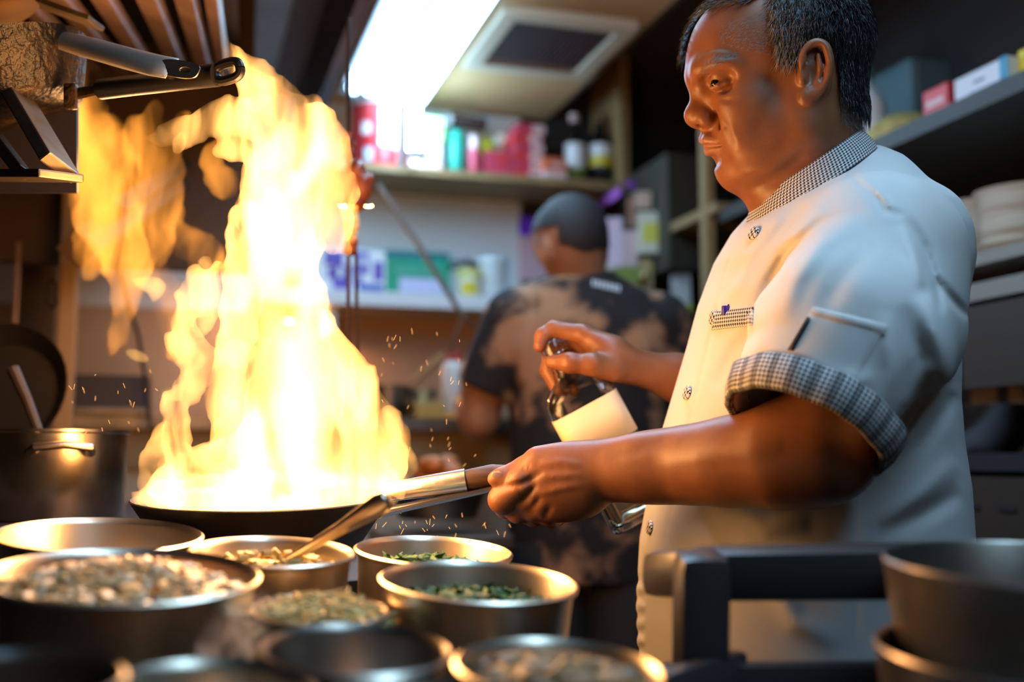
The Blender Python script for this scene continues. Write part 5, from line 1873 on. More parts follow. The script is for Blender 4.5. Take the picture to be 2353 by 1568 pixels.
heap(eJ, RJ * 0.95, hJ - 0.014, FRIED, 'fried_onion', 'brown fried onion in the lower right pot', 'chunk', 320, 0.009, 0.012)
heap(eK, RK * 0.9, hK - 0.05, SAUCE, 'dark_sauce', 'dark sauce in the lower left corner pot', 'none', 0, bulge=0.001)
heap(eG, RG_ * 0.85, 0.01, SAUCE, 'sauce_trace', 'trace of dark sauce in the empty front pot', 'none', 0, bulge=0.001)

# the rack they stand in
rk = empty('pot_rack', rack_p - RIMN * 0.03, RIM, 'sloping steel work table carrying the row of pots', 'table')
MB().box((-0.11, -0.10, 0.012), (0.58, 0.62, 0.03), None, 0.004).build('top', STEEL_DK, rk, False, world=False)
for sx in (-0.37, 0.15):
    for sy in (-0.38, 0.18):
        q = rk.matrix_basis @ Vector((sx, sy, 0.0))
        MB().tube([q, (q.x, q.y, 0.0)], 0.018, 10).build('leg', STEEL_DK, rk)

# spoon standing in the puree
SPOON = mat('warm_spoon_steel', (0.66, 0.56, 0.40), 0.28, 1.0)
s0, s1 = P(640, 1300, 0.90), P(893, 1148, 0.88)
sp_ = MB()
dv = s1 - s0
sp_.tube([s0, s0 + dv * 0.25, s0 + dv * 0.55, s0 + dv * 0.78, s0 + dv * 0.92, s0 + dv * 0.98, s0 + dv * 1.005],
         [0.0033, 0.0038, 0.0054, 0.0082, 0.0096, 0.0080, 0.003], 14, flat=0.55, up=-FWD)
sp_.lathe([(0.0003, -0.004), (0.012, -0.002), (0.018, 0.004), (0.0165, 0.004), (0.011, 0.0), (0.0003, -0.002)], s0 - dv * 0.03, None, 20)
thing_mesh(sp_, 'spoon', SPOON, 'steel spoon leaning out of the pot of yellow puree', 'spoon')

# ------------------------------------------------------------------ grey plastic trolley, lower right
TROL = mat('grey_trolley_plastic', (0.040, 0.036, 0.037), 0.32)
tr = empty('service_trolley', (P(1800, 1500, 0.8).x, P(1800, 1500, 0.8).y, 0.0), None, 'dark grey plastic service trolley with a moulded push handle', 'trolley')
KR = Matrix((RGT, FWD, UPV)).transposed()
hb_ = MB()
yaw_r = Matrix((RGT, Vector((-RGT.y, RGT.x, 0)), Vector((0, 0, 1)))).transposed()
ha, hb2 = P(1580, 1318, 0.80), P(2130, 1312, 0.76)
bar = MB()
dirb = (hb2 - ha).normalized()
upb = (UPV - dirb * UPV.dot(dirb)).normalized()
BR = Matrix((dirb, upb.cross(dirb), upb)).transposed()
bar.box((ha + hb2) / 2, ((hb2 - ha).length, 0.040, 0.0375), BR, 0.011)
bar.build('handle_bar', TROL, tr)
pst = MB()
pa_, pb_ = P(1612, 1268, 0.775), P(1608, 1660, 0.775)
zt = (pa_ - pb_).normalized()
PR = Matrix((RGT, zt.cross(RGT), zt)).transposed()
pst.box((pa_ + pb_) / 2, (0.037, 0.045, (pa_ - pb_).length), PR, 0.011)
pst.build('handle_post', TROL, tr)
cr = MB()
ca, cb_ = P(1525, 1318, 0.86), P(1620, 1318, 0.78)
dd = (cb_ - ca).normalized()
cr.box((ca + cb_) / 2, ((cb_ - ca).length * 1.05, 0.040, 0.036), Matrix((dd, UPV.cross(dd).normalized(), UPV)).transposed(), 0.011)
cr.build('handle_corner', TROL, tr)
ta, tb_ = P(1560, 1524, 0.78), P(2150, 1520, 0.74)
dirb = (tb_ - ta).normalized()
upb = (Vector((0, 0, 1)) - dirb * dirb.z).normalized()
TRM = Matrix((dirb, upb.cross(dirb), upb)).transposed()
MB().box((ta + tb_) / 2 - upb * 0.025, ((tb_ - ta).length + 0.03, 0.022, 0.05), TRM, 0.006).build('tray_rim', TROL, tr)
MB().box((ta + tb_) / 2 - upb * 0.05 - upb.cross(dirb) * 0.17, ((tb_ - ta).length, 0.34, 0.015), TRM, 0.004).build('tray', TROL, tr)
sa = P(1548, 1510, 0.78)
MB().box(sa - upb * 0.02 + upb.cross(dirb) * -0.03 + dirb * 0.02, (0.02, 0.1, 0.045), TRM @ Matrix.Rotation(-0.5, 3, 'Z'), 0.005).build('tray_corner', TROL, tr)
for sx in (0.02, (tb_ - ta).length - 0.02):
    q = ta + dirb * sx - upb * 0.05
    MB().tube([q, (q.x, q.y, 0.06)], 0.018, 10).build('leg', TROL, tr)
    MB().lathe([(0.0003, -0.012), (0.03, -0.012), (0.034, 0), (0.03, 0.012), (0.0003, 0.012)], (q.x, q.y, 0.034), Matrix.Rotation(math.pi / 2, 3, 'X'), 20).build('caster', DARK_STEEL, tr)

# the two big pots on the trolley, very near the lens
def trolley_pot(name, c, R_, h, label, n):
    e = empty(name, c - n * h, Matrix((RGT, n.cross(RGT), n)).transposed(), label, 'pot', 'steel pots on the trolley')
    prof = [(0.0003, 0.002), (R_ * 0.86, 0.002), (R_ * 0.97, h), (R_ * 0.985, h + 0.002), (R_, h), (R_ * 0.985, h - 0.004), (R_ * 0.88, 0.0), (0.0003, 0.0)]
    MB().lathe(prof, (0, 0, 0), None, 64).build('body', POT_OLD, e, True, 50, world=False)
    return e


nv = (Vector((0, 0, 1)) + RGT * 0.02 - FWD * 0.06).normalized()
e1 = trolley_pot('large_pot', P(2420, 1300, 0.66), 0.098, 0.085, 'upper of two nested steel pots at the right edge', nv)
e2 = trolley_pot('large_pot', P(2390, 1500, 0.62), 0.090, 0.07, 'lower steel pot under the other at the right edge', nv)

# ================================================================== the range, the burning pan and what hangs beside it
IRON = mat('black_iron', (0.020, 0.016, 0.013), 0.55, 0.3, bump=0.15, bscale=90)
CRUST = mat('burnt_crust_iron', (0.014, 0.009, 0.006), 0.45, 0.2, noise=1, col2=(0.060, 0.032, 0.012), nscale=38, nsharp=(0.45, 0.7), bump=1.0, bscale=110)
rg_ = empty('gas_range', (0.0, 1.5, 0), None, 'dark greasy gas range under the burning pan', 'range')
span(-1.5, 0.34, 1.08, 2.05, 0.0, 1.0).build('body', DARK_STEEL, rg_, False)
span(-1.5, 0.34, 1.06, 2.05, 1.0, 1.03).build('hob', STEEL_DK, rg_, False)
span(-1.5, 0.02, 1.36, 2.05, 1.03, 1.105).build('rear_step', DARK_STEEL, rg_, False)
pc = P(606, 1143, 1.12)
for k_ in range(4):
    a_ = k_ * math.pi / 2 + 0.4
    MB().box((pc.x + 0.06 * math.cos(a_), pc.y + 0.06 * math.sin(a_), 1.040), (0.11, 0.012, 0.018), Matrix.Rotation(a_, 3, 'Z')).build('grate_bar', IRON, rg_, False)
MB().lathe([(0.0003, 0.0), (0.05, 0.0), (0.05, 0.012), (0.0003, 0.014)], (pc.x, pc.y, 1.03), None, 24).build('burner', IRON, rg_)

hx = (P(1070, 1102, 1.11) - pc)
pn_ = (Vector((0, 0, 1)) - FWD * math.tan(math.radians(4.0))).normalized()
hx = (hx - pn_ * hx.dot(pn_)).normalized()
PM = Matrix((hx, pn_.cross(hx), pn_)).transposed()
pan = empty('frying_pan', pc - pn_ * 0.058, PM, 'dark iron pan full of burning oil, its handle in the chef\'s fist', 'pan')
R_ = 0.1302
MB().lathe([(0.0003, 0.004), (0.084, 0.004), (0.097, 0.012), (R_ - 0.002, 0.058), (R_, 0.0592), (R_ + 0.0012, 0.058), (0.100, 0.010), (0.086, 0.0), (0.0003, 0.0)], (0, 0, 0), None, 72).build('body', IRON, pan, True, 50, world=False)
f0, f1 = P(892, 1132, 1.112), P(1071, 1103, 1.110)
fer = MB().tube([pc + hx * (R_ - 0.006) - pn_ * 0.012, f0, f0 + (f1 - f0) * 0.5, f1], [0.0085, 0.0105, 0.0110, 0.0115], 18)
fer.build('ferrule', mat('worn_aluminium', (0.74, 0.72, 0.70), 0.30, 1.0, bump=0.15, bscale=40), pan)
WOODH = mat('scorched_wood', (0.12, 0.055, 0.022), 0.5, noise=0.6, nscale=30, stretch=(1, 1, 6))
wh = MB().tube([f1 - (f1 - f0) * 0.03, f1 + (f1 - f0) * 0.1, P(1130, 1092, 1.115), P(1220, 1096, 1.114), P(1300, 1112, 1.116)], [0.0098, 0.0105, 0.0110, 0.0108, 0.0080], 16)
wh.build('wooden_handle', WOODH, pan)
oil = MB().lathe([(0.0003, 0.020), (0.105, 0.020)], (0, 0, 0), None, 40).build('burning_oil', mat('oily_food', (0.20, 0.09, 0.02), 0.15), pan, world=False)

ld = MB()
l0, l1, l2 = P(880, 1178, 1.105), P(1132, 1121, 1.112), P(1250, 1128, 1.112)
ld.tube([l0, l0 + (l1 - l0) * 0.2, l1, l2], [0.007, 0.0058, 0.0060, 0.0060], 10, flat=0.75)
ldo = empty('ladle', l0, None, 'thin dark steel ladle held under the pan handle', 'ladle')
ld.build('handle', mat('dark_ladle_steel', (0.30, 0.28, 0.28), 0.28, 1.0), ldo)
MB().lathe([(0.0003, -0.010), (0.016, -0.006), (0.022, 0.004), (0.021, 0.004), (0.015, -0.004), (0.0003, -0.008)], l0 - RGT * 0.018 + UPV * 0.001, None, 20).build('bowl', MATS['dark_ladle_steel'], ldo)

# stewing pot on the rear step, left
sc_ = P(118, 990, 1.38)
SOOT = mat('sooty_pot_steel', (0.52, 0.44, 0.34), 0.26, 1.0, noise=1, col2=(0.16, 0.08, 0.03), nscale=9, nsharp=(0.5, 0.75))
spt = empty('stew_pot', (sc_.x, sc_.y, 1.105), None, 'sooty steel stew pot with side handles on the range at the left', 'pot')
hp_ = sc_.z - 1.105
RS = 0.092
MB().lathe([(0.0003, 0.003), (RS - 0.004, 0.003), (RS - 0.002, hp_ - 0.003), (RS + 0.004, hp_), (RS + 0.004, hp_ - 0.003), (RS, hp_ - 0.005), (RS, 0.004), (RS - 0.004, 0.0), (0.0003, 0.0)], (0, 0, 0), None, 56).build('body', SOOT, spt, True, 50, world=False)
vdir = (CAM - Vector((sc_.x, sc_.y, 0)))
vdir.z = 0
vdir.normalize()
for sgn in (1, -1):
    dv2 = Matrix.Rotation(0.12, 3, 'Z') @ vdir * sgn
    sd = Vector((-dv2.y, dv2.x, 0))
    z_ = hp_ - 0.022
    pts = [dv2 * RS + sd * t + Vector((0, 0, z_ - 0.006)) for t in (-0.034,)] + [dv2 * (RS + 0.02) + sd * -0.030 + Vector((0, 0, z_)), dv2 * (RS + 0.026) + Vector((0, 0, z_ + 0.003)),
           dv2 * (RS + 0.02) + sd * 0.030 + Vector((0, 0, z_))] + [dv2 * RS + sd * 0.034 + Vector((0, 0, z_ - 0.006))]
    MB().tube(pts, [0.006, 0.0052, 0.0050, 0.0052, 0.006], 10).build('handle', SOOT, spt, world=False)
stk = MB().tube([P(95, 1010, 1.37), P(62, 920, 1.40), P(30, 850, 1.42)], [0.006, 0.007, 0.0085], 10)
thing_mesh(stk, 'wooden_spoon', mat('dark_spoon_wood', (0.035, 0.018, 0.010), 0.6), 'dark wooden spoon handle standing in the stew pot', 'spoon')
pw = MB().lathe([(0.0003, 0.0), (0.075, 0.0), (0.10, 0.03), (0.102, 0.03), (0.08, -0.004), (0.0003, -0.004)], P(15, 905, 1.62), KR @ Matrix.Rotation(1.25, 3, 'X'), 36)
thing_mesh(pw, 'leaning_pan', IRON, 'black pan leaning upright behind the stew pot', 'pan')

# ------------------------------------------------------------------ pan rack at the upper left
RACK = mat('greasy_rack_steel', (0.34, 0.25, 0.17), 0.42, 0.8, noise=0.4, nscale=25)
pr_ = empty('pan_rack', P(60, 400, 1.15), None, 'greasy steel rack bracket at the upper left corner', 'rack')
b0, b1 = P(-90, 0, 1.26), P(140, 388, 1.12)
dv = (b1 - b0).normalized()
side = dv.cross(FWD).normalized()
BM = Matrix((dv, FWD.cross(dv).normalized() * 1, dv.cross(FWD.cross(dv).normalized()))).transposed()
MB().box((b0 + b1) / 2, ((b1 - b0).length, 0.014, 0.05), BM, 0.002).build('sloping_bar', RACK, pr_, False)
c0_, c1_ = P(-160, 404, 1.30), P(142, 404, 1.115)
dv2 = (c1_ - c0_).normalized()
BM2 = Matrix((dv2, UPV, dv2.cross(UPV))).transposed()
MB().box((c0_ + c1_) / 2, ((c1_ - c0_).length, 0.009, 0.05), BM2, 0.002).build('bottom_bar', RACK, pr_, False)
d0_, d1_ = P(-60, 250, 1.20), P(52, 398, 1.14)
dv3 = (d1_ - d0_).normalized()
MB().box((d0_ + d1_) / 2, ((d1_ - d0_).length, 0.012, 0.02), Matrix((dv3, FWD.cross(dv3).normalized(), dv3.cross(FWD.cross(dv3).normalized()))).transposed(), 0.002).build('inner_bar', RACK, pr_, False)
MB().box(P(20, 345, 1.26), (0.16, 0.006, 0.10), KR, 0.0).build('back_plate', DARK_STEEL, pr_, False)
wallarm = MB().tube([P(-150, 390, 1.30), P(-420, 380, 1.6)], 0.014, 8)
wallarm.build('wall_arm', RACK, pr_)

# crusted black pan lying on the rack, handle out to the right
cp_ = P(8, 212, 1.22)
hd0, hd1 = P(165, 218, 1.185), P(560, 158, 1.10)
hv = (hd1 - hd0).normalized()
upn = (UPV * 0.80 - RGT * 0.55 + FWD * 0.10)
upn = (upn - hv * upn.dot(hv) * 0.55).normalized()
xx = (hv - upn * hv.dot(upn)).normalized()
BMp = Matrix((xx, upn.cross(xx), upn)).transposed()
bp = empty('crusted_pan', cp_, BMp, 'burnt black frying pan on the rack with a long black handle', 'pan')
MB().lathe([(0.0003, -0.030), (0.068, -0.030), (0.080, -0.024), (0.1040, 0.034), (0.1055, 0.035), (0.1010, 0.034), (0.076, -0.020), (0.0003, -0.026)], (0, 0, 0), None, 64).build('body', CRUST, bp, True, 50, world=False)
MB().box(P(163, 222, 1.178), (0.014, 0.010, 0.028), KR, 0.003).build('handle_mount', CRUST, bp)
MB().tube([hd0, P(232, 204, 1.172)], [0.0035, 0.0030], 8, flat=2.0).build('tang', CRUST, bp)
BLK = mat('black_bakelite', (0.012, 0.010, 0.009), 0.38, bump=0.05, bscale=300)
k0, k1 = P(226, 206, 1.172), P(500, 172, 1.112)
hbl = MB().tube([k0, k0 + (k1 - k0) * 0.02, k0 + (k1 - k0) * 0.3, k0 + (k1 - k0) * 0.7, k1], [0.0060, 0.0108, 0.0108, 0.0115, 0.0120], 20)
hbl.build('handle', BLK, bp)
# slotted end: a flat loop
lp = []
ea, eb = P(496, 172, 1.112), P(552, 156, 1.101)
ev = (eb - ea)
en = ev.normalized().cross(FWD).normalized()
for i in range(25):
    t = 2 * math.pi * i / 24
    cx_ = 0.5 + 0.5 * math.copysign(abs(math.cos(t)) ** 0.6, math.cos(t))
    lp.append(ea + ev * cx_ + en * (0.0085 * math.copysign(abs(math.sin(t)) ** 0.8, math.sin(t))))
MB().tube(lp, 0.0050, 10, cap=False).build('hanging_loop', BLK, bp)

# second pan above it with a bright steel channel handle
c2 = P(-75, -15, 1.26)
up2 = (UPV * 0.9 - RGT * 0.40 - FWD * 0.15).normalized()
x2 = (RGT - up2 * RGT.dot(up2)).normalized()
sp2 = empty('steel_pan', c2, Matrix((x2, up2.cross(x2), up2)).transposed(), 'steel pan in the upper left corner with a shining channel handle', 'pan')
MB().lathe([(0.0003, -0.030), (0.068, -0.030), (0.080, -0.022), (0.1030, 0.030), (0.1050, 0.030), (0.083, -0.026), (0.07, -0.034), (0.0003, -0.034)], (0, 0, 0), None, 56).build('body', mat('brown_stained_steel', (0.40, 0.25, 0.12), 0.4, 0.8, noise=0.4, nscale=12), sp2, True, 50, world=False)
path = [P(22, 66, 1.215), P(110, 86, 1.20), P(210, 113, 1.17), P(300, 138, 1.145), P(360, 152, 1.13), P(395, 157, 1.12)]
wds = [0.006, 0.011, 0.0135, 0.0140, 0.0145, 0.0140]
dep_ = [0.005, 0.008, 0.010, 0.009, 0.005, 0.0005]
vs, fs = [], []
nseg = 9
for i, p in enumerate(path):
    t = (path[min(i + 1, 5)] - path[max(i - 1, 0)]).normalized()
    a_ = (UPV - t * UPV.dot(t)).normalized()
    n_ = t.cross(a_)
    if n_.dot(FWD) > 0:
        n_ = -n_
    tilt = -0.55
    a2 = a_ * math.cos(tilt) + n_ * math.sin(tilt)
    n2 = n_ * math.cos(tilt) - a_ * math.sin(tilt)
    for j in range(nseg):
        u = -1 + 2 * j / (nseg - 1)
        vs.append(p + a2 * (wds[i] * math.sin(u * 1.45)) + n2 * (dep_[i] * math.cos(u * 1.45) * 1.0))
for i in range(len(path) - 1):
    for j in range(nseg - 1):
        fs.append((i * nseg + j, i * nseg + j + 1, (i + 1) * nseg + j + 1, (i + 1) * nseg + j))
chn = MB()
chn.add(vs, fs)
CH = mat('polished_steel_handle', (0.80, 0.72, 0.62), 0.36, 0.55)
co = chn.build('channel_handle', CH, sp2, True, 80)
sm_ = co.modifiers.new('thick', 'SOLIDIFY')
sm_.thickness = 0.0012
# flat end tab with a hanging hole
ta_, tb2 = P(366, 151, 1.126), P(455, 166, 1.104)
tv = tb2 - ta_
ex = tv.normalized()
ez = (-FWD + UPV * 0.25)
ez = (ez - ex * ez.dot(ex)).normalized()
ey = ez.cross(ex)
TB = Matrix((ex, ey, ez)).transposed()
outl, inn = [], []
Lh = tv.length
for i in range(32):
    t = 2 * math.pi * i / 32
    cx_, sy_ = math.cos(t), math.sin(t)
    ox = Lh * 0.5 + (Lh * 0.52) * math.copysign(abs(cx_) ** 0.7, cx_)
    outl.append((ox, 0.0098 * math.copysign(abs(sy_) ** 0.55, sy_)))
    inn.append((Lh * 0.68 + 0.0075 * cx_, 0.0034 * sy_))
tb3 = MB()
vv = []
for z_ in (-0.0007, 0.0007):
    vv += [TB @ Vector((x, y, z_)) + ta_ for x, y in outl] + [TB @ Vector((x, y, z_)) + ta_ for x, y in inn]
ff = []
for i in range(32):
    j = (i + 1) % 32
    ff += [(i, j, 32 + j, 32 + i), (64 + i, 96 + i, 96 + j, 64 + j), (i, 64 + i, 64 + j, j), (32 + i, 32 + j, 96 + j, 96 + i)]
tb3.add(vv, ff)
tb3.build('handle_tab', mat('warm_tab_steel', (0.55, 0.44, 0.32), 0.4, 0.9), sp2)
# third pan edge above
e3 = MB().box(P(95, 8, 1.30), (0.14, 0.05, 0.006), KR @ Matrix.Rotation(0.35, 3, 'Y'), 0.001)
thing_mesh(e3, 'baking_sheet', RACK, 'edge of a greasy baking sheet lying over the steel pan handle', 'baking sheet', smooth=False)

# ------------------------------------------------------------------ skewer with charred meat, hanging in front of the fire
sk = empty('skewer', P(802, 860, 1.62), None, 'pair of long skewers with charred red meat hanging by the fire', 'skewer')
RUST = mat('dark_skewer_iron', (0.06, 0.035, 0.03), 0.45, 0.7)
MB().tube([P(801, 40, 1.62), P(800, 400, 1.62), P(800, 870, 1.62), (P(800, 870, 1.62).x, P(800, 870, 1.62).y, 1.032)], 0.0030, 8).build('rod', RUST, sk)
MB().tube([P(812, 420, 1.63), P(818, 600, 1.63), P(822, 850, 1.63), (P(822, 850, 1.63).x, P(822, 850, 1.63).y, 1.032)], 0.0026, 8).build('rod', RUST, sk)
f3 = Field(seg_axis((-0.29, -0.18, 0.0022)), seg_axis((0.08, 0.31, 0.0022)), seg_axis((-1.68, -1.56, 0.0026)))
r3 = np.random.default_rng(8)
for (x, y, rx, ry) in ((822, 395, 20, 26), (830, 430, 27, 34), (815, 465, 24, 26), (805, 520, 15, 24), (806, 565, 14, 24), (803, 340, 10, 22), (800, 300, 7, 18)):
    f3.ell(K(x, y, 1.62), (rx * 1.62 / FPX, ry * 1.62 / FPX, rx * 1.5 / FPX), None, 0.008)
    for _ in range(8):
        f3.ell(K(x + r3.uniform(-.8, .8) * rx, y + r3.uniform(-.8, .8) * ry, 1.62 + r3.uniform(-.012, .012)), (0.006, 0.006, 0.006), None, 0.004)
mt = field_obj(f3, 'charred_meat', mat('tandoori_meat', (0.24, 0.05, 0.018), 0.35, noise=1, col2=(0.09, 0.02, 0.01), nscale=45, nsharp=(0.45, 0.75), bump=0.5, bscale=120), sk)
# leaning grey rod and its lead further back
rd = MB().tube([P(868, 425, 2.35), P(960, 560, 2.38), P(1040, 690, 2.42), P(1066, 730, 2.45)], [0.0065, 0.0065, 0.0065, 0.006], 10)
rdo = empty('leaning_rod', P(1060, 720, 2.45), None, 'grey metal rod leaning in front of the white wall', 'rod')
rd.build('shaft', mat('grey_rod', (0.30, 0.33, 0.34), 0.4, 0.6), rdo)
MB().tube([P(1066, 725, 2.45), P(1050, 760, 2.45), P(1040, 800, 2.46), P(1036, 830, 2.46)], 0.005, 8).build('lead', mat('brown_lead', (0.16, 0.10, 0.07), 0.6), rdo)
MB().tube([P(1066, 725, 2.45), P(1090, 750, 2.5), P(1130, 800, 2.55)], 0.004, 8).build('lead', MATS['brown_lead'], rdo)

# ------------------------------------------------------------------ left background: post, panels and clutter behind the range
po_ = empty('steel_post', P(145, 985, 2.05), None, 'brown steel post behind the stew pot', 'post')
pz0, pz1 = P(140, 1000, 2.05), P(160, 560, 2.05)
MB().box(((pz0.x + pz1.x) / 2, pz0.y, (0.0 + pz1.z + 0.6) / 2), (0.034, 0.034, pz1.z + 0.6), None, 0.004).build('shaft', mat('brown_post', (0.34, 0.20, 0.09), 0.5, 0.3), po_, False)
MB().tube([P(112, 650, 2.0), P(112, 700, 2.0), P(122, 708, 2.0), P(130, 700, 2.0), P(130, 652, 2.0), P(120, 644, 2.0), P(112, 650, 2.0)], 0.004, 8).build('hook', IRON, po_)
sl_ = MB().box(onY(36, 690, 2.375), (0.008, 0.008, 0.24), None, 0.002)
thing_mesh(sl_, 'steel_strip', BAFFLE, 'narrow bright steel strip hanging at the far left', 'strip', smooth=False)
for (nm, x0, x1, y0, y1, Y, dp, m_, lb, ct) in (
        ('fryer_box', 168, 345, 862, 935, 2.62, 0.25, DARK_STEEL, 'dark steel fryer on the back counter behind the fire', 'fryer'),
        ('steel_tray', 168, 345, 936, 958, 2.58, 0.25, STEEL_DK, 'flat greasy tray in front of the dark fryer', 'tray'),
        ('shelf_bin', 40, 130, 600, 860, 2.75, 0.2, mat('brown_bin', (0.20, 0.12, 0.06), 0.6), 'tall brown bin behind the steel post', 'bin')):
    boxthing(nm, x0, x1, y0, y1, Y, dp, m_, lb, ct, zbase=ZC)
cbn = MB().tube([onY(272, 600, 2.376), onY(292, 690, 2.372), P(318, 770, 2.3), P(332, 860, 2.3), P(346, 985, 2.3)], 0.0045, 8)
thing_mesh(cbn, 'hanging_cable', MATS['black_rubber'], 'thin dark cable hanging behind the left flames', 'cable')
clv = MB().box(P(165, 660, 2.2), (0.016, 0.006, 0.07), KR @ Matrix.Rotation(-0.2, 3, 'Y'), 0.002)
thing_mesh(clv, 'hanging_tool', IRON, 'small dark tool hanging beside the steel post', 'tool')

# ------------------------------------------------------------------ the bottle in the chef's right hand
GLASS = glass_mat('clear_bottle_glass', (0.98, 0.97, 0.94), 0.03)
ba, bb_ = P(1262, 786, 1.315), P(1478, 1186, 1.315)
bz = (ba - bb_)
BL = bz.length
bz.normalize()
bx = (RGT - bz * RGT.dot(bz)).normalized()
BB = Matrix((bx, bz.cross(bx), bz)).transposed()
bo = empty('glass_bottle', bb_, BB, 'clear glass bottle with a blank cream label held by its neck', 'bottle')


def sq(r, p=4.0, n=40):
    out = []
    for i in range(n):
        a_ = 2 * math.pi * i / n
        k = (abs(math.cos(a_)) ** p + abs(math.sin(a_)) ** p) ** (-1 / p)
        out.append((r * k * math.cos(a_), r * k * math.sin(a_)))
    return out


def loft(secs, m, name, parent, n=40):
    vs, fs = [], []
    for (r, z, p) in secs:
        vs += [Vector((x, y, z)) for x, y in sq(r, p, n)]
    for j in range(len(secs) - 1):
        for i in range(n):
            i2 = (i + 1) % n
            fs.append((j * n + i, j * n + i2, (j + 1) * n + i2, (j + 1) * n + i))
    fs.append(tuple(range(n))[::-1])
    fs.append(tuple((len(secs) - 1) * n + i for i in range(n)))
    b = MB()
    b.add(vs, fs)
    return b.build(name, m, parent, True, 50, world=False)


W = 0.043
outer = [(W * .9, 0.0, 6), (W, 0.004, 6), (W, BL * .66, 6), (W * .97, BL * .705, 5), (W * .82, BL * .75, 3.5), (W * .44, BL * .80, 2.3), (0.0140, BL * .84, 2), (0.0125, BL * .93, 2), (0.0150, BL * .935, 2), (0.0150, BL * .985, 2), (0.013, BL, 2)]
inner = [(0.0095, BL - 0.001, 2), (0.0098, BL * .84, 2), (W * .40, BL * .797, 2.3), (W * .77, BL * .747, 3.5), (W * .92, BL * .70, 5), (W * .93, BL * .64, 6), (W * .93, 0.012, 6), (W * .85, 0.009, 6)]
loft(outer + inner, GLASS, 'glass', bo)
SPIRIT = glass_mat('pale_spirit', (0.95, 0.86, 0.62), 0.0, 1.33)
loft([(W * .84, 0.0095, 6), (W * .925, 0.0125, 6), (W * .925, BL * .22, 6), (W * .90, BL * .222, 6)], SPIRIT, 'spirit', bo)
LBL = mat('cream_paper_label', (0.78, 0.66, 0.46), 0.6)
lab = MB()
lab.add([(x * 1.006, y * 1.006, BL * .42) for x, y in sq(W, 6)[21:39]] + [(x * 1.006, y * 1.006, BL * .645) for x, y in sq(W, 6)[21:39]], [(i, i + 1, 19 + i, 18 + i) for i in range(17)])
lo_ = lab.build('paper_label', LBL, bo, True, 50, world=False)
md_ = lo_.modifiers.new('thick', 'SOLIDIFY')
md_.thickness = 0.0005
# ================================================================== the fire
def flame_mat(name, col, strength, scale, lo, hi, detail=2.5, seed=0.0):
    """glowing gas: emission only, brighter where the flame is thicker, streaked upwards"""
    m = bpy.data.materials.new(name)
    m.use_nodes = True
    N, L = nt(m)
    N.remove(N['Principled BSDF'])
    tc = N.new('ShaderNodeTexCoord')
    mp = N.new('ShaderNodeMapping')
    mp.inputs['Scale'].default_value = (1, 1, 0.32)
    mp.inputs['Location'].default_value = (seed, seed * 0.7, seed * 1.3)
    L.new(tc.outputs['Object'], mp.inputs['Vector'])
    nz = N.new('ShaderNodeTexNoise')
    nz.inputs['Scale'].default_value = scale
    nz.inputs['Detail'].default_value = detail
    nz.inputs['Distortion'].default_value = 0.9
    L.new(mp.outputs[0], nz.inputs['Vector'])
    rp = N.new('ShaderNodeMapRange')
    rp.inputs['From Min'].default_value = lo
    rp.inputs['From Max'].default_value = hi
    rp.inputs['To Min'].default_value = 0.06
    rp.inputs['To Max'].default_value = 1.0
    L.new(nz.outputs['Fac'], rp.inputs['Value'])
    st = math_node(N, L, 'MULTIPLY', rp.outputs[0], strength)
    e = N.new('ShaderNodeEmission')
    e.inputs[0].default_value = (*col, 1)
    L.new(st, e.inputs[1])
    L.new(e.outputs[0], N['Material Output'].inputs['Volume'])
    return m


def tongue(f, pts, d, k=0.009, flat=1.0):
    """pts: (px, py, radius px) measured; d: distance or list"""
    n = len(pts)
    sp = spline([(p[0], p[1], p[2]) for p in pts], 3)
    ds = d if hasattr(d, '__len__') else [d, d]
    dd = np.interp(np.linspace(0, 1, len(sp)), np.linspace(0, 1, len(ds)), ds)
    c = [K(x, y, q) for (x, y, r), q in zip(sp, dd)]
    r = [max(2.0, s_[2]) * q / FPX for s_, q in zip(sp, dd)]
    for i in range(len(c) - 1):
        f.cone(c[i], c[i + 1], r[i], r[i + 1], k, pad=0.012)


def warp(f, amp):
    """ragged licking edges"""
    X, Y, Z = f.grid((slice(None),) * 3)
    n = (np.sin(X * 96 + np.sin(Y * 43) * 1.9) * np.sin(Y * 52 + 1.3 + np.sin(Z * 61) * 1.2) * 0.6 + np.sin(X * 190 + Z * 80 + np.sin(Y * 88) * 2.1) * 0.34
         + np.sin(Z * 150 + Y * 70 + X * 40) * 0.22)
    n = n + 0.30 * np.sin(X * 310 + np.sin(Y * 120) * 2.5) * np.sin(Y * 140 + Z * 90)
    f.F += (amp * n).astype(np.float32)


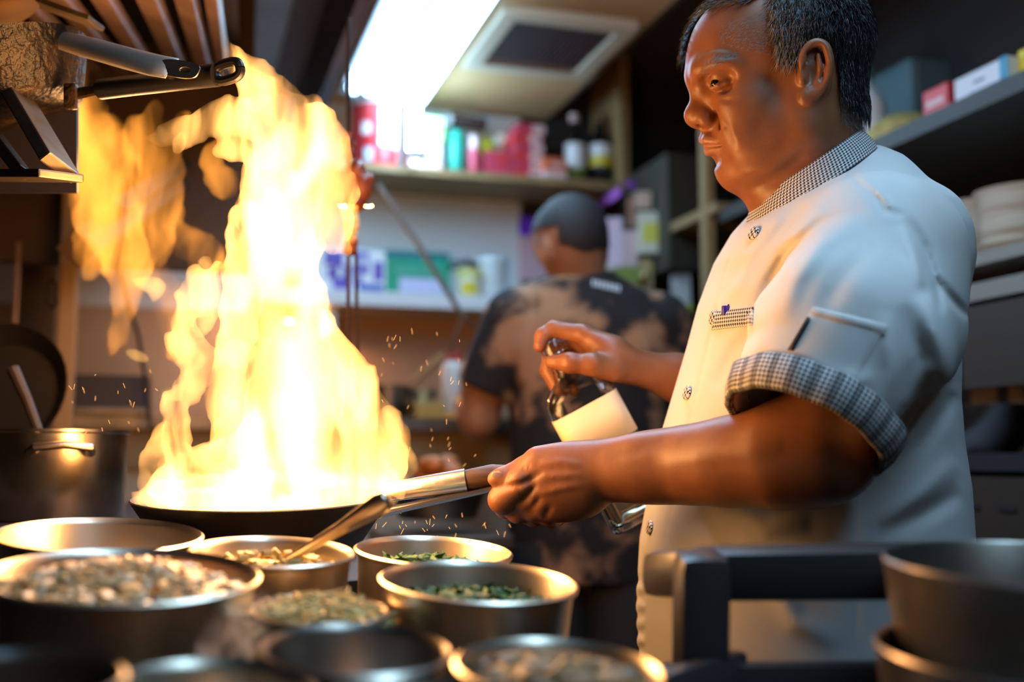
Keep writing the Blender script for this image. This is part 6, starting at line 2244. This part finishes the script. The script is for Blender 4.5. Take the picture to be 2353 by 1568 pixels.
fire = empty('flame', P(606, 1150, 1.12), None, 'tall roaring flame leaping out of the dark iron pan', 'flame')
f = Field(seg_axis((-0.44, -0.06, 0.0034)), seg_axis((-0.20, 0.36, 0.0034)), seg_axis((-1.30, -0.95, 0.0040)))
T = [([(600, 1128, 40), (600, 1120, 40)], 1.2),
     ([(420, 1118, 60), (520, 1100, 90), (700, 1095, 110), (840, 1105, 75)], 1.20),
     ([(690, 1080, 160), (690, 960, 125), (682, 840, 98), (676, 720, 72), (672, 640, 46)], 1.20),
     ([(872, 1090, 58), (872, 1000, 52), (838, 930, 48), (800, 860, 40), (765, 790, 26), (742, 712, 9)], [1.19, 1.17]),
     ([(828, 900, 34), (815, 840, 20), (798, 795, 6)], 1.17),
     ([(905, 1110, 30), (930, 1060, 16), (905, 1000, 24), (880, 960, 20)], 1.16),
     ([(672, 640, 44), (640, 560, 76), (640, 470, 88), (672, 390, 92), (690, 315, 72), (640, 250, 56), (575, 195, 34), (535, 130, 20), (520, 84, 6)], [1.20, 1.24]),
     ([(770, 560, 30), (772, 470, 44), (765, 390, 44), (745, 310, 40), (700, 245, 26), (650, 195, 12)], [1.22, 1.24]),
     ([(640, 210, 24), (600, 165, 16), (582, 130, 6)], 1.24),
     ([(610, 300, 36), (540, 262, 40), (470, 288, 30), (400, 310, 23), (340, 318, 13)], [1.22, 1.16]),
     ([(425, 310, 8), (412, 345, 3)], 1.16),
     ([(560, 345, 26), (510, 350, 14), (492, 352, 5)], 1.2),
     ([(410, 1085, 52), (392, 980, 26), (420, 905, 30), (462, 850, 30), (430, 780, 34), (420, 720, 22), (440, 660, 14), (455, 612, 6)], [1.18, 1.15]),
     ([(470, 700, 26), (492, 655, 24), (500, 612, 10)], 1.16),
     ([(372, 920, 6), (400, 900, 18)], 1.15),
     ([(452, 770, 12), (462, 710, 20), (472, 650, 16), (470, 610, 6)], 1.14),
     ([(540, 1010, 60), (520, 880, 38), (540, 780, 40), (560, 690, 44), (575, 590, 50), (560, 500, 36)], [1.24, 1.26]),
     ([(490, 820, 20), (560, 815, 26), (600, 800, 10)], 1.17),
     ([(345, 1110, 14), (345, 1060, 10), (372, 1010, 18), (400, 980, 8)], 1.15),
     ([(690, 600, 30), (720, 560, 16), (700, 640, 30)], 1.18)]
for pts, d in T:
    tongue(f, pts, [q - 0.08 for q in (d if hasattr(d, '__len__') else [d, d])])
f.ell(K(608, 1128, 1.12), (0.125, 0.018, 0.110), None, 0.02)
warp(f, 0.0058)
core = field_obj(f, 'flame_body', flame_mat('flame_bright', (1.0, 0.44, 0.105), 165.0, 22.0, 0.44, 0.66, 3.5), fire, 1)
fl = Field(seg_axis((-0.66, -0.30, 0.0042)), seg_axis((-0.04, 0.36, 0.0042)), seg_axis((-1.60, -1.30, 0.0052)))
T2 = [([(262, 812, 8), (278, 740, 20), (290, 650, 34), (280, 570, 56), (250, 490, 68), (262, 410, 70), (230, 330, 62), (205, 265, 34), (225, 215, 12)], 1.46),
      ([(335, 620, 22), (345, 540, 44), (370, 470, 46), (360, 390, 34), (325, 330, 38), (345, 270, 16), (352, 235, 7)], 1.44),
      ([(195, 640, 6), (205, 580, 24), (230, 500, 50)], 1.46),
      ([(470, 590, 46), (420, 540, 26), (385, 520, 22)], 1.42),
      ([(380, 640, 26), (400, 740, 26), (410, 820, 20)], 1.42),
      ([(190, 420, 36), (165, 330, 22), (160, 280, 8)], 1.46),
      ([(520, 430, 34), (490, 380, 20), (500, 330, 10)], 1.40),
      ([(402, 150, 9), (404, 110, 7), (402, 88, 3)], 1.46),
      ([(430, 260, 10), (400, 330, 16), (410, 400, 10)], 1.45)]
for pts, d in T2:
    tongue(fl, pts, d, 0.014)
warp(fl, 0.0060)
field_obj(fl, 'flame_wisp', flame_mat('flame_thin', (1.0, 0.34, 0.040), 60.0, 17.0, 0.42, 0.68, 3.0, 3.0), fire, 1)
BITS = flame_mat('flame_bits', (1.0, 0.52, 0.12), 60.0, 20.0, 0.2, 0.6)
fb2 = Field(seg_axis((-0.52, -0.18, 0.0032)), seg_axis((-0.03, 0.20, 0.0032)), seg_axis((-1.66, -1.14, 0.0040)))
for pts, d in (([(304, 642, 5), (340, 655, 15), (362, 660, 16), (352, 690, 6)], 1.3), ([(292, 808, 6), (315, 818, 10), (338, 826, 6)], 1.36),
               ([(770, 425, 14), (790, 450, 15), (806, 500, 18), (806, 550, 12)], 1.6), ([(846, 470, 10), (856, 455, 5)], 1.6),
               ([(935, 580, 4), (948, 590, 8)], 1.45), ([(880, 586, 3), (886, 596, 4)], 1.45)):
    tongue(fb2, pts, d, 0.006)
field_obj(fb2, 'flame_lick', BITS, fire, 1)

# sparks
SPK = glow_mat('spark_glow', (1.0, 0.42, 0.10), 3.5)
sr = random.Random(21)
sm = MB()
for i in range(110):
    if i < 50:
        x, y, d = sr.gauss(940, 130), sr.gauss(1185, 60), sr.uniform(1.08, 1.25)
    elif i < 90:
        x, y, d = sr.uniform(860, 1080), sr.uniform(760, 1090), sr.uniform(1.1, 1.35)
    else:
        x, y, d = sr.uniform(160, 360), sr.uniform(840, 1010), sr.uniform(1.1, 1.3)
    if 880 < x < 1200 and 1060 < y < 1170 and i < 50:
        y += 90
    a = P(x, y, d)
    v = (RGT * sr.uniform(-0.5, 0.5) - UPV * sr.uniform(0.3, 1)).normalized() * sr.uniform(0.0008, 0.0035)
    sm.tube([a - v, a + v], 0.00013, 4)
spk = sm.build('sparks', SPK, None, False)
recentre(spk)
tag(spk, 'tiny orange sparks flying off the burning pan', 'sparks', kind='stuff')

# steam curling off the nearest pots
def steam_mat(name, dens):
    m = bpy.data.materials.new(name)
    m.use_nodes = True
    N, L = nt(m)
    N.remove(N['Principled BSDF'])
    tc = N.new('ShaderNodeTexCoord')
    nz = N.new('ShaderNodeTexNoise')
    nz.inputs['Scale'].default_value = 38.0
    nz.inputs['Detail'].default_value = 2.0
    nz.inputs['Distortion'].default_value = 1.4
    L.new(tc.outputs['Object'], nz.inputs['Vector'])
    rp = N.new('ShaderNodeMapRange')
    rp.inputs['From Min'].default_value = 0.46
    rp.inputs['From Max'].default_value = 0.70
    rp.inputs['To Max'].default_value = dens
    L.new(nz.outputs['Fac'], rp.inputs['Value'])
    v = N.new('ShaderNodeVolumeScatter')
    v.inputs['Color'].default_value = (0.95, 0.93, 0.92, 1)
    v.inputs['Anisotropy'].default_value = 0.3
    L.new(rp.outputs[0], v.inputs['Density'])
    L.new(v.outputs[0], N['Material Output'].inputs['Volume'])
    return m


fs_ = Field(seg_axis((-0.24, -0.10, 0.003)), seg_axis((-0.22, -0.10, 0.003)), seg_axis((-0.72, -0.52, 0.004)))
for pts, d in (([(480, 1500, 26), (520, 1460, 34), (575, 1440, 30), (560, 1400, 24), (600, 1380, 10)], 0.64), ([(590, 1490, 24), (560, 1450, 22)], 0.63)):
    tongue(fs_, pts, d, 0.01)
so = field_obj(fs_, 'steam', steam_mat('steam_vapour', 75.0), None, 1)
recentre(so)
tag(so, 'thin steam curling between the front pots', 'steam', kind='stuff')
